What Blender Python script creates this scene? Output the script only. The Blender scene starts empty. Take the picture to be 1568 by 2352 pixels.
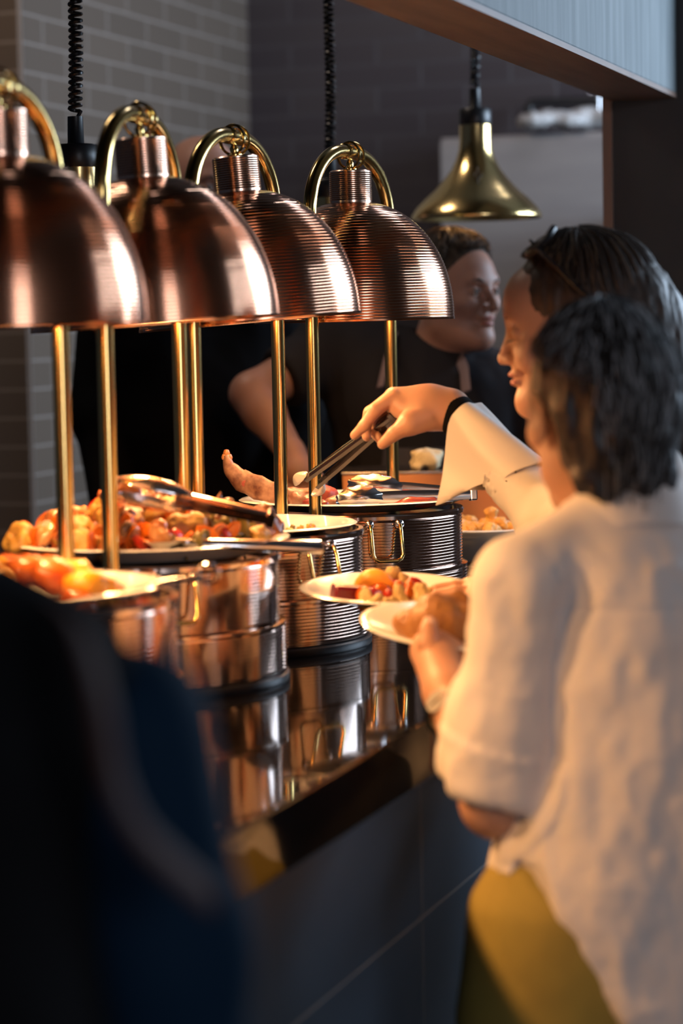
import bpy, math, random
import numpy as np
from math import pi, sin, cos, radians, atan2, sqrt
from mathutils import Vector, Matrix

R_ = random.Random(7)
SC = bpy.context.scene
COL = SC.collection

# ------------------------------------------------------------------ camera, light, exposure
FPX = 5553.0
EYE = Vector((0, 0, 1.55))
PITCH = math.atan((1176 - 740) / FPX)
ROLL = radians(-1.1)
cam_d = bpy.data.cameras.new('camera'); cam = bpy.data.objects.new('camera', cam_d); COL.objects.link(cam)
cam_d.sensor_fit = 'HORIZONTAL'; cam_d.sensor_width = 24.0; cam_d.lens = FPX / 1568 * 24.0
cam_d.clip_start = .05; cam_d.clip_end = 60
cam.matrix_world = Matrix.Translation(EYE) @ Matrix.Rotation(pi/2 - PITCH, 4, 'X') @ Matrix.Rotation(ROLL, 4, 'Z')
cam_d.dof.use_dof = True; cam_d.dof.focus_distance = 4.05; cam_d.dof.aperture_fstop = 2.6
SC.camera = cam
SC.view_settings.view_transform = 'Standard'; SC.view_settings.look = 'None'
SC.view_settings.exposure = 0.0; SC.view_settings.gamma = 1.0; SC.view_settings.use_curve_mapping = False
SC.cycles.max_bounces = 8; SC.cycles.diffuse_bounces = 3; SC.cycles.glossy_bounces = 5
SC.cycles.transparent_max_bounces = 8; SC.cycles.transmission_bounces = 6
SC.cycles.sample_clamp_indirect = 6.0; SC.cycles.caustics_reflective = False; SC.cycles.caustics_refractive = False
SC.cycles.use_denoising = True

world = bpy.data.worlds.new('world'); SC.world = world; world.use_nodes = True
world.node_tree.nodes['Background'].inputs[0].default_value = (.35, .45, .7, 1)
world.node_tree.nodes['Background'].inputs[1].default_value = .05

def area(name, loc, look, sx, sy, power, col, spread=180):
    l = bpy.data.lights.new(name, 'AREA'); l.shape = 'RECTANGLE'; l.size = sx; l.size_y = sy
    l.energy = power; l.color = col; l.spread = radians(spread)
    o = bpy.data.objects.new(name, l); COL.objects.link(o); o.location = loc
    d = Vector(look) - Vector(loc); o.rotation_euler = d.to_track_quat('-Z', 'Y').to_euler()
    return o
SKY = (.62, .79, 1.0)
WINY = [(3.75, 4.0), (4.85, 6.2), (6.95, 7.35)]; WX = 2.9
for (y0, y1) in WINY:                                   # daylight through the tall windows of the dining room
    area('window_daylight', (WX-.03, (y0+y1)/2, 2.35), (0, (y0+y1)/2, 2.35), 2.0, y1-y0-.06, 46*(y1-y0-.06)*2.0, SKY)
area('window_daylight', (2.0, -2.72, 1.9), (2.0, 0, 1.9), 1.4, 2.0, 54, (.90, .90, 1))  # unseen fill from behind, added to brighten the back of the linen shirt
area('kitchen_ceiling_light', (-1.1, 5.3, 3.73), (-1.0, 6.6, 1.2), .7, .7, 24, (1, .82, .68))
area('kitchen_ceiling_light', (1.0, 6.5, 3.73), (1.0, 6.5, 0), .8, .6, 9, (.85, .86, 1))

# ------------------------------------------------------------------ frames
TH = radians(18.5)
U = Vector((sin(TH), cos(TH), 0)); V = Vector((-cos(TH), sin(TH), 0))       # along the counter / towards the kitchen
CAMR = cam.matrix_world.to_3x3()
def P(x, y, Y):
    """the point of the place at distance Y in front of the photographer that the photo shows at x, y"""
    d = CAMR @ Vector(((x-784)/FPX, -(y-1176)/FPX, -1)); return EYE + d*(Y/d.y)
def sa(s, a, z=0): return U*s + V*a + Vector((0, 0, z))
CT = 1.04          # counter top height

# ------------------------------------------------------------------ materials
def mat(name, col, rough=.5, metal=0, bump=None, var=None, spec=.5, coat=0, sss=0, emit=None, attr=None, sheen=0, trans=0, wave=None):
    m = bpy.data.materials.new(name); m.use_nodes = True
    N = m.node_tree; b = N.nodes['Principled BSDF']; L = N.links
    b.inputs['Base Color'].default_value = (*col, 1); b.inputs['Roughness'].default_value = rough
    b.inputs['Metallic'].default_value = metal; b.inputs['Specular IOR Level'].default_value = spec
    b.inputs['Coat Weight'].default_value = coat; b.inputs['Coat Roughness'].default_value = .08
    if trans: b.inputs['Transmission Weight'].default_value = trans
    if sheen: b.inputs['Sheen Weight'].default_value = sheen; b.inputs['Sheen Roughness'].default_value = .5
    if sss: b.inputs['Subsurface Weight'].default_value = sss; b.inputs['Subsurface Scale'].default_value = .008
    if emit: b.inputs['Emission Color'].default_value = (*emit[:3], 1); b.inputs['Emission Strength'].default_value = emit[3]
    tc = N.nodes.new('ShaderNodeTexCoord')
    if attr:
        a = N.nodes.new('ShaderNodeAttribute'); a.attribute_name = attr; L.new(a.outputs['Color'], b.inputs['Base Color'])
    if var:                                              # (scale, other colour, detail, stretch)
        mp = N.nodes.new('ShaderNodeMapping'); mp.inputs['Scale'].default_value = var[3] if len(var) > 3 else (1, 1, 1)
        n = N.nodes.new('ShaderNodeTexNoise'); n.inputs['Scale'].default_value = var[0]; n.inputs['Detail'].default_value = var[2] if len(var) > 2 else 5
        cr = N.nodes.new('ShaderNodeValToRGB'); cr.color_ramp.elements[0].position = .35; cr.color_ramp.elements[1].position = .68
        cr.color_ramp.elements[0].color = (*col, 1); cr.color_ramp.elements[1].color = (*var[1], 1)
        L.new(tc.outputs['Object'], mp.inputs[0]); L.new(mp.outputs[0], n.inputs['Vector']); L.new(n.outputs['Fac'], cr.inputs[0]); L.new(cr.outputs[0], b.inputs['Base Color'])
    if bump:                                             # (scale, strength, distance, stretch)
        mp = N.nodes.new('ShaderNodeMapping'); mp.inputs['Scale'].default_value = bump[3] if len(bump) > 3 else (1, 1, 1)
        n = N.nodes.new('ShaderNodeTexNoise'); n.inputs['Scale'].default_value = bump[0]; n.inputs['Detail'].default_value = 4
        bp = N.nodes.new('ShaderNodeBump'); bp.inputs['Strength'].default_value = bump[1]; bp.inputs['Distance'].default_value = bump[2]
        L.new(tc.outputs['Object'], mp.inputs[0]); L.new(mp.outputs[0], n.inputs['Vector']); L.new(n.outputs['Fac'], bp.inputs['Height']); L.new(bp.outputs[0], b.inputs['Normal'])
    return m
def tile_mat(name, c1, c2, mortar, w, h, ms, rough, off=.5):
    m = bpy.data.materials.new(name); m.use_nodes = True; N = m.node_tree; L = N.links; b = N.nodes['Principled BSDF']
    tc = N.nodes.new('ShaderNodeTexCoord'); sx = N.nodes.new('ShaderNodeSeparateXYZ'); ad = N.nodes.new('ShaderNodeMath'); cx = N.nodes.new('ShaderNodeCombineXYZ')
    L.new(tc.outputs['Object'], sx.inputs[0]); L.new(sx.outputs['X'], ad.inputs[0]); L.new(sx.outputs['Y'], ad.inputs[1])
    L.new(ad.outputs[0], cx.inputs[0]); L.new(sx.outputs['Z'], cx.inputs[1])
    br = N.nodes.new('ShaderNodeTexBrick'); br.offset = off; br.inputs['Scale'].default_value = 1
    br.inputs['Brick Width'].default_value = w; br.inputs['Row Height'].default_value = h; br.inputs['Mortar Size'].default_value = ms; br.inputs['Mortar Smooth'].default_value = .2
    br.inputs['Color1'].default_value = (*c1, 1); br.inputs['Color2'].default_value = (*c2, 1); br.inputs['Mortar'].default_value = (*mortar, 1)
    L.new(cx.outputs[0], br.inputs[0]); L.new(br.outputs['Color'], b.inputs['Base Color'])
    mr = N.nodes.new('ShaderNodeMapRange'); mr.inputs['To Min'].default_value = rough; mr.inputs['To Max'].default_value = .8
    L.new(br.outputs['Fac'], mr.inputs['Value']); L.new(mr.outputs[0], b.inputs['Roughness'])
    iv = N.nodes.new('ShaderNodeMath'); iv.operation = 'SUBTRACT'; iv.inputs[0].default_value = 1; L.new(br.outputs['Fac'], iv.inputs[1])
    bp = N.nodes.new('ShaderNodeBump'); bp.inputs['Strength'].default_value = .5; bp.inputs['Distance'].default_value = .003
    L.new(iv.outputs[0], bp.inputs['Height']); L.new(bp.outputs[0], b.inputs['Normal'])
    return m

COPPER = mat('copper', (.70, .37, .23), .15, 1)
COPPER_CAP = mat('copper_cap', (.86, .55, .40), .2, 1)
BRASS = mat('brass', (.80, .56, .20), .16, 1, bump=(40, .08, .001))
BRASS_P = mat('polished_brass', (.98, .72, .32), .2, 1, bump=(14, .25, .004))
STEEL = mat('warm_steel', (.72, .56, .48), .11, 1)
CHROME = mat('steel', (.72, .70, .70), .16, 1)
GREYSTEEL = mat('brushed_steel_door', (.52, .49, .48), .42, .55, var=(3, (.46, .43, .43), 3, (1, 1, 8)))
BLACKPL = mat('black_plastic', (.012, .012, .014), .35)
CERAMIC = mat('white_ceramic', (.84, .80, .74), .14, coat=.3)
GRANITE = mat('black_polished_stone', (.006, .005, .005), .05, spec=.42)
PANEL = tile_mat('slate_panel', (.045, .068, .098), (.050, .073, .104), (.24, .23, .22), .87, .765, .0016, .5, off=0)  # blue cast of the daylight is put into the slate colour
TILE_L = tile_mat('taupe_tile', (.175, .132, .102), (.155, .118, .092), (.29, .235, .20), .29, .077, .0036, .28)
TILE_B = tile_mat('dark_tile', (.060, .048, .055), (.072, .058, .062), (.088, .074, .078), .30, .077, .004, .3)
BEAM = mat('grey_plaster', (.085, .105, .112), .7, var=(5, (.15, .172, .178), 6, (6, 6, .5)), bump=(20, .3, .003))
BEAMU = mat('brown_timber', (.13, .075, .055), .6, var=(4, (.19, .115, .08), 5, (1, 8, 1)))
DARKW = mat('dark_wall', (.035, .033, .033), .7, var=(6, (.05, .046, .045), 5))
FLOOR = mat('dark_floor', (.05, .045, .04), .5, var=(5, (.07, .06, .055), 4))
CEIL = mat('ceiling_paint', (.05, .048, .048), .9)
ROOMW = mat('room_wall', (.16, .14, .13), .9)
TERRA = mat('terracotta', (.50, .19, .07), .55, var=(9, (.58, .24, .09), 4))
SKIN = mat('skin', (.50, .255, .16), .48, sss=.12, bump=(260, .12, .0008), var=(22, (.54, .28, .18), 3))
SKINP = mat('skin_pale', (.42, .215, .155), .5, sss=.12, bump=(260, .12, .0008))
LIPS = mat('lips', (.45, .16, .13), .4)
LINEN = mat('linen', (.80, .70, .64), .85, sheen=.2, bump=(700, .25, .0006), sss=.05)
CREAM = mat('cream_cotton', (.68, .61, .55), .8, sheen=.2, bump=(600, .2, .0006))
OLIVE = mat('olive_cloth', (.34, .25, .055), .85, bump=(400, .3, .0008), var=(12, (.29, .21, .05), 3), spec=.2)
BLACKC = mat('black_cloth', (.005, .005, .006), .9, spec=.06)
GREYC = mat('charcoal_cloth', (.022, .020, .023), .85, spec=.15)
NAVY = mat('navy_cloth', (.003, .017, .040), .8, spec=.12)
APRON = mat('apron_strap_cloth', (.20, .15, .17), .8)
BROWN = mat('brown_leather', (.055, .024, .018), .7, spec=.15)
DENIM = mat('dark_trousers', (.02, .022, .03), .8)
SHOE = mat('shoe_leather', (.02, .018, .016), .5)
HAIR = mat('hair', (.03, .02, .015), .5, attr='Col', spec=.5)
EYEW = mat('eye_white', (.7, .66, .62), .2)
IRIS = mat('iris', (.03, .02, .015), .15)
BULB = mat('bulb_glass', (1, .6, .3), .4, emit=(1, .50, .16, 14))
GLASS = mat('window_glass', (.9, .95, 1), .02, trans=1)
LENS = mat('dark_lens', (.01, .01, .012), .05, spec=.8)
FRAME = mat('window_frame', (.05, .05, .05), .5)
RED = mat('red_pepper', (.40, .02, .006), .3, var=(30, (.28, .012, .004), 3))
ORANGE = mat('orange_pepper', (.56, .13, .006), .3, var=(30, (.40, .06, .004), 4), bump=(60, .3, .002))
YELLOW = mat('yellow_squash', (.80, .36, .012), .35, var=(25, (.62, .22, .008), 4), bump=(50, .4, .003))
CAULI = mat('pale_floret', (.52, .30, .06), .5, var=(40, (.28, .12, .02), 5), bump=(90, .8, .004))
ROAST = mat('roast_brown', (.24, .07, .012), .32, var=(28, (.05, .015, .005), 6), bump=(70, .7, .004), coat=.3)
GREEN = mat('dark_greens', (.07, .055, .012), .4, var=(40, (.20, .14, .03), 5), bump=(80, .6, .003))
SHELL = mat('pale_meat', (.56, .27, .10), .3, var=(30, (.36, .09, .02), 4), bump=(60, .5, .003), coat=.3)
MEATR = mat('rare_meat', (.38, .06, .045), .35, var=(30, (.24, .05, .04), 5), bump=(70, .6, .003))
MEATB = mat('browned_meat', (.22, .08, .045), .4, var=(30, (.40, .22, .15), 6), bump=(80, .8, .004))
BONE = mat('roast_bone', (.32, .165, .105), .5, var=(55, (.07, .016, .008), 6), bump=(60, .5, .003))
CRUST = mat('bread_crust', (.24, .09, .022), .5, var=(14, (.42, .19, .06), 6), bump=(40, .7, .005))
BEET = mat('beetroot', (.11, .003, .008), .25, bump=(50, .3, .002))
FRY = mat('golden_fritter', (.80, .45, .12), .5, var=(50, (.62, .28, .06), 5), bump=(120, 1, .004))
GRAIN = mat('pale_grain', (.52, .34, .13), .6, bump=(200, 1, .003))

# ------------------------------------------------------------------ mesh tools
class MB:
    def __init__(s): s.v = []; s.f = []
    def add(s, v, f):
        o = len(s.v); s.v += [tuple(p) for p in v]; s.f += [tuple(i+o for i in q) for q in f]
    def box(s, c, d, m=None):
        m = m or Matrix.Identity(3); c = Vector(c)
        v = [c + m @ Vector((x*d[0]/2, y*d[1]/2, z*d[2]/2)) for x in (-1, 1) for y in (-1, 1) for z in (-1, 1)]
        s.add(v, [(0, 1, 3, 2), (4, 6, 7, 5), (0, 4, 5, 1), (2, 3, 7, 6), (0, 2, 6, 4), (1, 5, 7, 3)])
    def lathe(s, prof, n=64, c=(0, 0, 0), sx=1, sy=1, m=None, cap0=False, cap1=False):
        c = Vector(c); v = []; f = []
        for (r, z) in prof:
            for i in range(n):
                a = 2*pi*i/n; p = Vector((r*cos(a)*sx, r*sin(a)*sy, z)); v.append(c + (m @ p if m else p))
        for j in range(len(prof)-1):
            for i in range(n):
                k = (i+1) % n; f.append((j*n+i, j*n+k, (j+1)*n+k, (j+1)*n+i))
        if cap0: f.append(tuple(reversed(range(n))))
        if cap1: f.append(tuple(range((len(prof)-1)*n, len(prof)*n)))
        s.add(v, f)
    def tube(s, pts, r, n=12, closed=False, cap=True, flat=None):
        pts = [Vector(p) for p in pts]; N = len(pts); rs = r if isinstance(r, (list, tuple)) else [r]*N
        v = []; f = []; prev = None
        for i, p in enumerate(pts):
            a = pts[(i-1) % N] if (closed or i > 0) else p; b = pts[(i+1) % N] if (closed or i < N-1) else p
            t = (b-a).normalized() if (b-a).length > 1e-9 else Vector((0, 0, 1))
            if prev is None:
                x = t.orthogonal().normalized()
            else:
                x = (prev - t*prev.dot(t)); x = x.normalized() if x.length > 1e-6 else t.orthogonal().normalized()
            prev = x; y = t.cross(x)
            for k in range(n):
                q = 2*pi*k/n; fx, fy = flat if flat else (1, 1)
                v.append(p + x*cos(q)*rs[i]*fx + y*sin(q)*rs[i]*fy)
        M = N if closed else N-1
        for i in range(M):
            j = (i+1) % N
            for k in range(n):
                l = (k+1) % n; f.append((i*n+k, i*n+l, j*n+l, j*n+k))
        if cap and not closed: f.append(tuple(reversed(range(n)))); f.append(tuple(range((N-1)*n, N*n)))
        s.add(v, f)
    def build(s, name, m, parent=None, smooth=True, bevel=0, loc=None, rot=None, sharp=40):
        me = bpy.data.meshes.new(name); me.from_pydata(s.v, [], s.f); me.validate(); me.update()
        me.materials.append(m)
        if smooth:
            me.polygons.foreach_set('use_smooth', [True]*len(me.polygons))
            try: me.set_sharp_from_angle(angle=radians(sharp))
            except Exception: pass
        o = bpy.data.objects.new(name, me); COL.objects.link(o)
        if parent: o.parent = parent
        if loc is not None: o.location = loc
        if rot is not None: o.rotation_euler = rot
        if bevel:
            b = o.modifiers.new('bevel', 'BEVEL'); b.width = bevel; b.segments = 2; b.limit_method = 'ANGLE'
        return o
def tag(o, label=None, cat=None, group=None, kind=None):
    if label: o['label'] = label
    if cat: o['category'] = cat
    if group: o['group'] = group
    if kind: o['kind'] = kind
    return o
def empty(name, loc, label=None, cat=None, group=None, rz=0):
    o = bpy.data.objects.new(name, None); COL.objects.link(o); o.location = loc; o.rotation_euler = (0, 0, rz); o.empty_display_size = .05
    return tag(o, label, cat, group)
def copy_tree(o, parent=None):
    c = o.copy(); COL.objects.link(c)
    if parent: c.parent = parent
    for ch in [k for k in bpy.data.objects if k.parent == o]: copy_tree(ch, c)
    return c

# ------------------------------------------------------------------ implicit surfaces (people, cloth, food)
class SDF:
    def __init__(s): s.p = []
    def cone(s, a, b, ra, rb, k=.02, op='u'):
        a = np.array(a, float); b = np.array(b, float); m = max(ra, rb)
        lo = np.minimum(a, b)-m; hi = np.maximum(a, b)+m
        def f(X, Y, Z):
            d = b-a; L2 = max(d@d, 1e-12); t = np.clip(((X-a[0])*d[0]+(Y-a[1])*d[1]+(Z-a[2])*d[2])/L2, 0, 1)
            return np.sqrt((X-a[0]-t*d[0])**2+(Y-a[1]-t*d[1])**2+(Z-a[2]-t*d[2])**2)-(ra+(rb-ra)*t)
        s.p.append((f, lo, hi, k, op)); return s
    def ell(s, c, r, R=None, k=.02, op='u'):
        c = np.array(c, float); r = np.array(r, float); R = np.eye(3) if R is None else np.array(R)
        m = r.max(); 
        def f(X, Y, Z):
            q = [R[0, i]*(X-c[0])+R[1, i]*(Y-c[1])+R[2, i]*(Z-c[2]) for i in range(3)]
            k0 = np.sqrt((q[0]/r[0])**2+(q[1]/r[1])**2+(q[2]/r[2])**2)+1e-9
            k1 = np.sqrt((q[0]/r[0]**2)**2+(q[1]/r[1]**2)**2+(q[2]/r[2]**2)**2)+1e-9
            return k0*(k0-1)/k1
        s.p.append((f, c-m, c+m, k, op)); return s
    def loft(s, rings, ax, k=.02, op='u', ex=2.2, cut=None):
        """rings: z, cx, cy, half width along ax, half depth across it; cut: lowest height as a function of the sideways position"""
        rg = np.array(sorted(rings), float); ax = np.array(ax[:2], float); ax /= np.linalg.norm(ax); ay = np.array([-ax[1], ax[0]])
        w = rg[:, 3:5].max(); lo = np.array([rg[:, 1].min()-w, rg[:, 2].min()-w, rg[0, 0]]); hi = np.array([rg[:, 1].max()+w, rg[:, 2].max()+w, rg[-1, 0]])
        def f(X, Y, Z):
            zz = np.clip(Z, rg[0, 0], rg[-1, 0]); g = [np.interp(zz, rg[:, 0], rg[:, i]) for i in (1, 2, 3, 4)]
            x = (X-g[0])*ax[0]+(Y-g[1])*ax[1]; y = (X-g[0])*ay[0]+(Y-g[1])*ay[1]
            q = (np.abs(x/g[2])**ex+np.abs(y/g[3])**ex+1e-9)**(1/ex); d = (q-1)*np.minimum(g[2], g[3])
            d = np.maximum(d, np.maximum(Z-rg[-1, 0], rg[0, 0]-Z))
            if cut: d = np.maximum(d, cut(x, y)-Z)
            return d
        s.p.append((f, lo, hi, k, op)); return s
    def plane(s, p, n, k=.004, region=None):
        """cut away everything on the side n points to, within the region (centre, radius)"""
        p = np.array(p, float); n = np.array(n, float); n /= np.linalg.norm(n); c, r = region
        def f(X, Y, Z):
            d = -((X-p[0])*n[0]+(Y-p[1])*n[1]+(Z-p[2])*n[2])
            return np.maximum(d, np.sqrt((X-c[0])**2+(Y-c[1])**2+(Z-c[2])**2)-r)
        c = np.array(c, float); s.p.append((f, c-r, c+r, k, 's')); return s
    def mesh(s, h, lo=None, hi=None, disp=None):
        U_ = [q for q in s.p if q[4] == 'u']
        L = np.min([q[1] for q in U_], 0)-.02 if lo is None else np.array(lo, float); H = np.max([q[2] for q in U_], 0)+.02 if hi is None else np.array(hi, float)
        n = np.ceil((H-L)/h).astype(int)+1; ax = [L[i]+h*np.arange(n[i]) for i in range(3)]
        F = np.full(n, .25, np.float32)
        for f, l, hh, k, op in s.p:
            pad = k+3*h; i0 = [max(0, int((l[i]-pad-L[i])/h)) for i in range(3)]; i1 = [min(n[i], int((hh[i]+pad-L[i])/h)+2) for i in range(3)]
            if any(i1[i] <= i0[i] for i in range(3)): continue
            X = ax[0][i0[0]:i1[0], None, None]; Y = ax[1][None, i0[1]:i1[1], None]; Z = ax[2][None, None, i0[2]:i1[2]]
            d = f(X, Y, Z).astype(np.float32); sl = tuple(slice(i0[i], i1[i]) for i in range(3)); a = F[sl]
            if op == 'u':
                e = np.maximum(k-np.abs(a-d), 0)/k; F[sl] = np.minimum(a, d)-e*e*k*.25
            else:
                d = -d; e = np.maximum(k-np.abs(a-d), 0)/k; F[sl] = np.maximum(a, d)+e*e*k*.25
        if disp is not None:
            X = ax[0][:, None, None]; Y = ax[1][None, :, None]; Z = ax[2][None, None, :]; F = F-disp(X, Y, Z).astype(np.float32)
        F[0] = F[-1] = 1; F[:, 0] = F[:, -1] = 1; F[:, :, 0] = F[:, :, -1] = 1
        return nets(F, L, h)
def nets(F, L, h):
    I = F < 0; nx, ny, nz = F.shape
    c = np.zeros((nx-1, ny-1, nz-1), np.int8)
    for a in (0, 1):
        for b in (0, 1):
            for d in (0, 1): c += I[a:nx-1+a, b:ny-1+b, d:nz-1+d]
    act = (c > 0) & (c < 8); idx = -np.ones(act.shape, np.int64); ii = np.argwhere(act); idx[act] = np.arange(len(ii))
    acc = np.zeros((len(ii), 3)); cnt = np.zeros(len(ii))
    cr = [(0, 0, 0), (1, 0, 0), (0, 1, 0), (1, 1, 0), (0, 0, 1), (1, 0, 1), (0, 1, 1), (1, 1, 1)]
    for a in range(8):
        for b in range(a+1, 8):
            pa, pb = np.array(cr[a]), np.array(cr[b])
            if np.abs(pa-pb).sum() != 1: continue
            fa = F[tuple((ii+pa).T)]; fb = F[tuple((ii+pb).T)]; x = (fa < 0) != (fb < 0)
            t = np.where(x, fa/np.where(x, fa-fb, 1), 0)[:, None]
            acc += np.where(x[:, None], pa+(pb-pa)*t, 0); cnt += x
    v = L+h*(ii+acc/cnt[:, None]); faces = []
    for axx in range(3):
        sl0 = [slice(1, -1)]*3; sl1 = [slice(1, -1)]*3; sl0[axx] = slice(0, -1); sl1[axx] = slice(1, None)
        A = I[tuple(sl0)]; B = I[tuple(sl1)]; o = np.ones(3, int); o[axx] = 0
        for flip, M in ((False, A & ~B), (True, ~A & B)):
            e = np.argwhere(M)+o
            if not len(e): continue
            b, d = [(1, 2), (2, 0), (0, 1)][axx]; eb = np.zeros(3, int); eb[b] = 1; ed = np.zeros(3, int); ed[d] = 1
            q = [idx[tuple((e-eb-ed).T)], idx[tuple((e-ed).T)], idx[tuple(e.T)], idx[tuple((e-eb).T)]]
            q = np.stack(q, 1); faces.append(q[:, ::-1] if flip else q)
    return v, np.concatenate(faces)
def vnoise(p, sc, seed=0):
    """smooth value noise on an array of points"""
    q = p*sc+seed*17.13; i = np.floor(q).astype(np.int64); f = q-i; f = f*f*(3-2*f); out = 0
    for a in (0, 1):
        for b in (0, 1):
            for c in (0, 1):
                hh = (i[:, 0]+a)*374761393+(i[:, 1]+b)*668265263+(i[:, 2]+c)*2147483647+seed*974634777
                hh = (hh ^ (hh >> 13))*1274126177; hh = ((hh ^ (hh >> 16)) & 65535)/65535.
                w = (f[:, 0] if a else 1-f[:, 0])*(f[:, 1] if b else 1-f[:, 1])*(f[:, 2] if c else 1-f[:, 2]); out = out+hh*w
    return out-.5
def normals(v, q):
    n = np.zeros_like(v); fn = np.cross(v[q[:, 2]]-v[q[:, 0]], v[q[:, 3]]-v[q[:, 1]])
    for k in range(4): np.add.at(n, q[:, k], fn)
    return n/(np.linalg.norm(n, axis=1)[:, None]+1e-12)
def relax(v, q, it=2):
    """average each vertex with its neighbours a little"""
    for _ in range(it):
        s = np.zeros_like(v); c = np.zeros(len(v))
        for k in range(4):
            a, b = q[:, k], q[:, (k+1) % 4]; np.add.at(s, a, v[b]); np.add.at(s, b, v[a]); np.add.at(c, a, 1); np.add.at(c, b, 1)
        v = v*.5+.5*s/c[:, None]
    return v
def np_obj(name, parts, m, parent=None, cols=None):
    vs = []; fs = []; o = 0
    for v, q in parts: vs.append(v); fs.append(q+o); o += len(v)
    v = np.concatenate(vs); q = np.concatenate(fs); me = bpy.data.meshes.new(name)
    me.vertices.add(len(v)); me.vertices.foreach_set('co', v.astype(np.float32).ravel())
    me.loops.add(q.size); me.loops.foreach_set('vertex_index', q.astype(np.int32).ravel())
    me.polygons.add(len(q)); me.polygons.foreach_set('loop_start', np.arange(len(q), dtype=np.int32)*4)
    try: me.polygons.foreach_set('loop_total', np.full(len(q), 4, np.int32))
    except Exception: pass
    me.update(calc_edges=True); me.validate(); me.polygons.foreach_set('use_smooth', [True]*len(me.polygons)); me.materials.append(m)
    if cols is not None:
        a = me.color_attributes.new('Col', 'FLOAT_COLOR', 'POINT'); a.data.foreach_set('color', cols.astype(np.float32).ravel())
    ob = bpy.data.objects.new(name, me); COL.objects.link(ob)
    if parent: ob.parent = parent
    return ob
def folds(v, q, amp, seed, k=9, stretch=(1, 1, .35)):
    """cloth folds: ridged noise pushed along the normals"""
    n = normals(v, q); s = np.array(stretch); a = vnoise(v*s, k, seed); b = vnoise(v*s, k*2.3, seed+3); c = vnoise(v, k*5, seed+5)
    d = (.5-np.abs(a)*2)*amp+b*amp*.7+c*amp*.15; return v+n*d[:, None]
def local(obj_parts, loc): return [(v-np.array(loc), q) for v, q in obj_parts]

# ------------------------------------------------------------------ the room
def slab(name, s0, s1, a0, a1, z0, z1, m, kind='structure', bevel=0, parent=None):
    """a block aligned with the counter; its own axes run along it"""
    b = MB(); b.box(((s1-s0)/2, (a1-a0)/2, (z1-z0)/2), (s1-s0, a1-a0, z1-z0))
    c = sa(s0, a0, z0); o = b.build(name, m, parent, smooth=False, bevel=bevel, loc=c, rot=(0, 0, atan2(U.y, U.x)))
    if kind and not parent: o['kind'] = kind
    return o
def wbox(name, x0, x1, y0, y1, z0, z1, m):
    b = MB(); b.box(((x0+x1)/2, (y0+y1)/2, (z0+z1)/2), (x1-x0, y1-y0, z1-z0)); o = b.build(name, m, smooth=False); o['kind'] = 'structure'; return o
wbox('floor', -5, 3.1, -3, 10, -.1, 0, FLOOR)
wbox('ceiling', -5, 3.1, -3, 10, 3.8, 3.9, CEIL)
wbox('wall_right', WX+.05, WX+.2, -3, 10, 0, 3.8, ROOMW)
wbox('wall_front', -5, WX, -3.1, -2.8, 0, 3.8, ROOMW)
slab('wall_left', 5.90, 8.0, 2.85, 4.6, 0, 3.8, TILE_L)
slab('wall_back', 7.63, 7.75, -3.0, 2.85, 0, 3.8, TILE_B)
b = MB(); b.box((0, 0, 1.9), (.012, .012, 3.8)); b.build('trim_1', mat('tile_edge', (.30, .25, .22), .4), smooth=False, loc=sa(5.895, 2.846)); bpy.data.objects['trim_1']['kind'] = 'structure'
wi = 1
for (y0, y1) in WINY:
    w = empty('window_%d' % wi, (WX+.015, (y0+y1)/2, 1.33)); w['kind'] = 'structure'; b = MB(); H = 2.04; hw = (y1-y0)/2
    for yy in (-hw, hw): b.box((0, yy, H/2), (.06, .05, H+.05))
    for zz in (0, H): b.box((0, 0, zz), (.06, 2*hw, .05))
    b.build('window_frame', FRAME, w, smooth=False)
    b = MB(); b.box((.02, 0, H/2), (.006, 2*hw-.05, H-.05)); b.build('window_pane', GLASS, w, smooth=False); wi += 1
w = empty('window_%d' % wi, (2.0, -2.77, .9)); w['kind'] = 'structure'; b = MB()  # unseen rear window, added to frame the fill light behind the camera
for xx in (-.73, .73): b.box((xx, 0, 1), (.05, .06, 2.05))
for zz in (0, 2): b.box((0, 0, zz), (1.5, .06, .05))
b.build('window_frame', FRAME, w, smooth=False)
b = MB(); b.box((0, -.02, 1), (1.42, .006, 1.95)); b.build('window_pane', GLASS, w, smooth=False)

# beam over the pass, its brown underside, and the dark pillar at the far end
slab('trim_2', 1.0, 4.99, .925, 1.06, 2.006, 3.79, BEAM, bevel=.003)
slab('trim_3', 1.0, 4.985, .924, 1.061, 1.996, 2.006, BEAMU)
pil = slab('wall_pillar', 4.99, 5.25, .84, 1.075, 0, 3.79, DARKW)
b = MB(); b.box((0, 0, 1.9), (.01, .02, 3.8)); t = b.build('trim_4', mat('pillar_edge', (.26, .15, .11), .35), smooth=False, loc=sa(4.985, 1.07), rot=(0, 0, atan2(U.y, U.x))); t['kind'] = 'structure'

# service counter: polished black top, slate front
cnt = empty('service_counter', (0, 0, 0), 'long service counter with black polished stone top and slate grey front', 'counter')
top = slab('counter_top', .35, 4.97, .872, 1.80, CT-.078, CT, GRANITE, kind=None, bevel=.003)
top.parent = cnt; top['label'] = 'black polished stone top'
base = slab('counter_base', .4, 4.96, .905, 1.76, 0, CT-.0785, PANEL, kind=None)
base.parent = cnt; base['label'] = 'slate grey panelled front'

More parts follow.
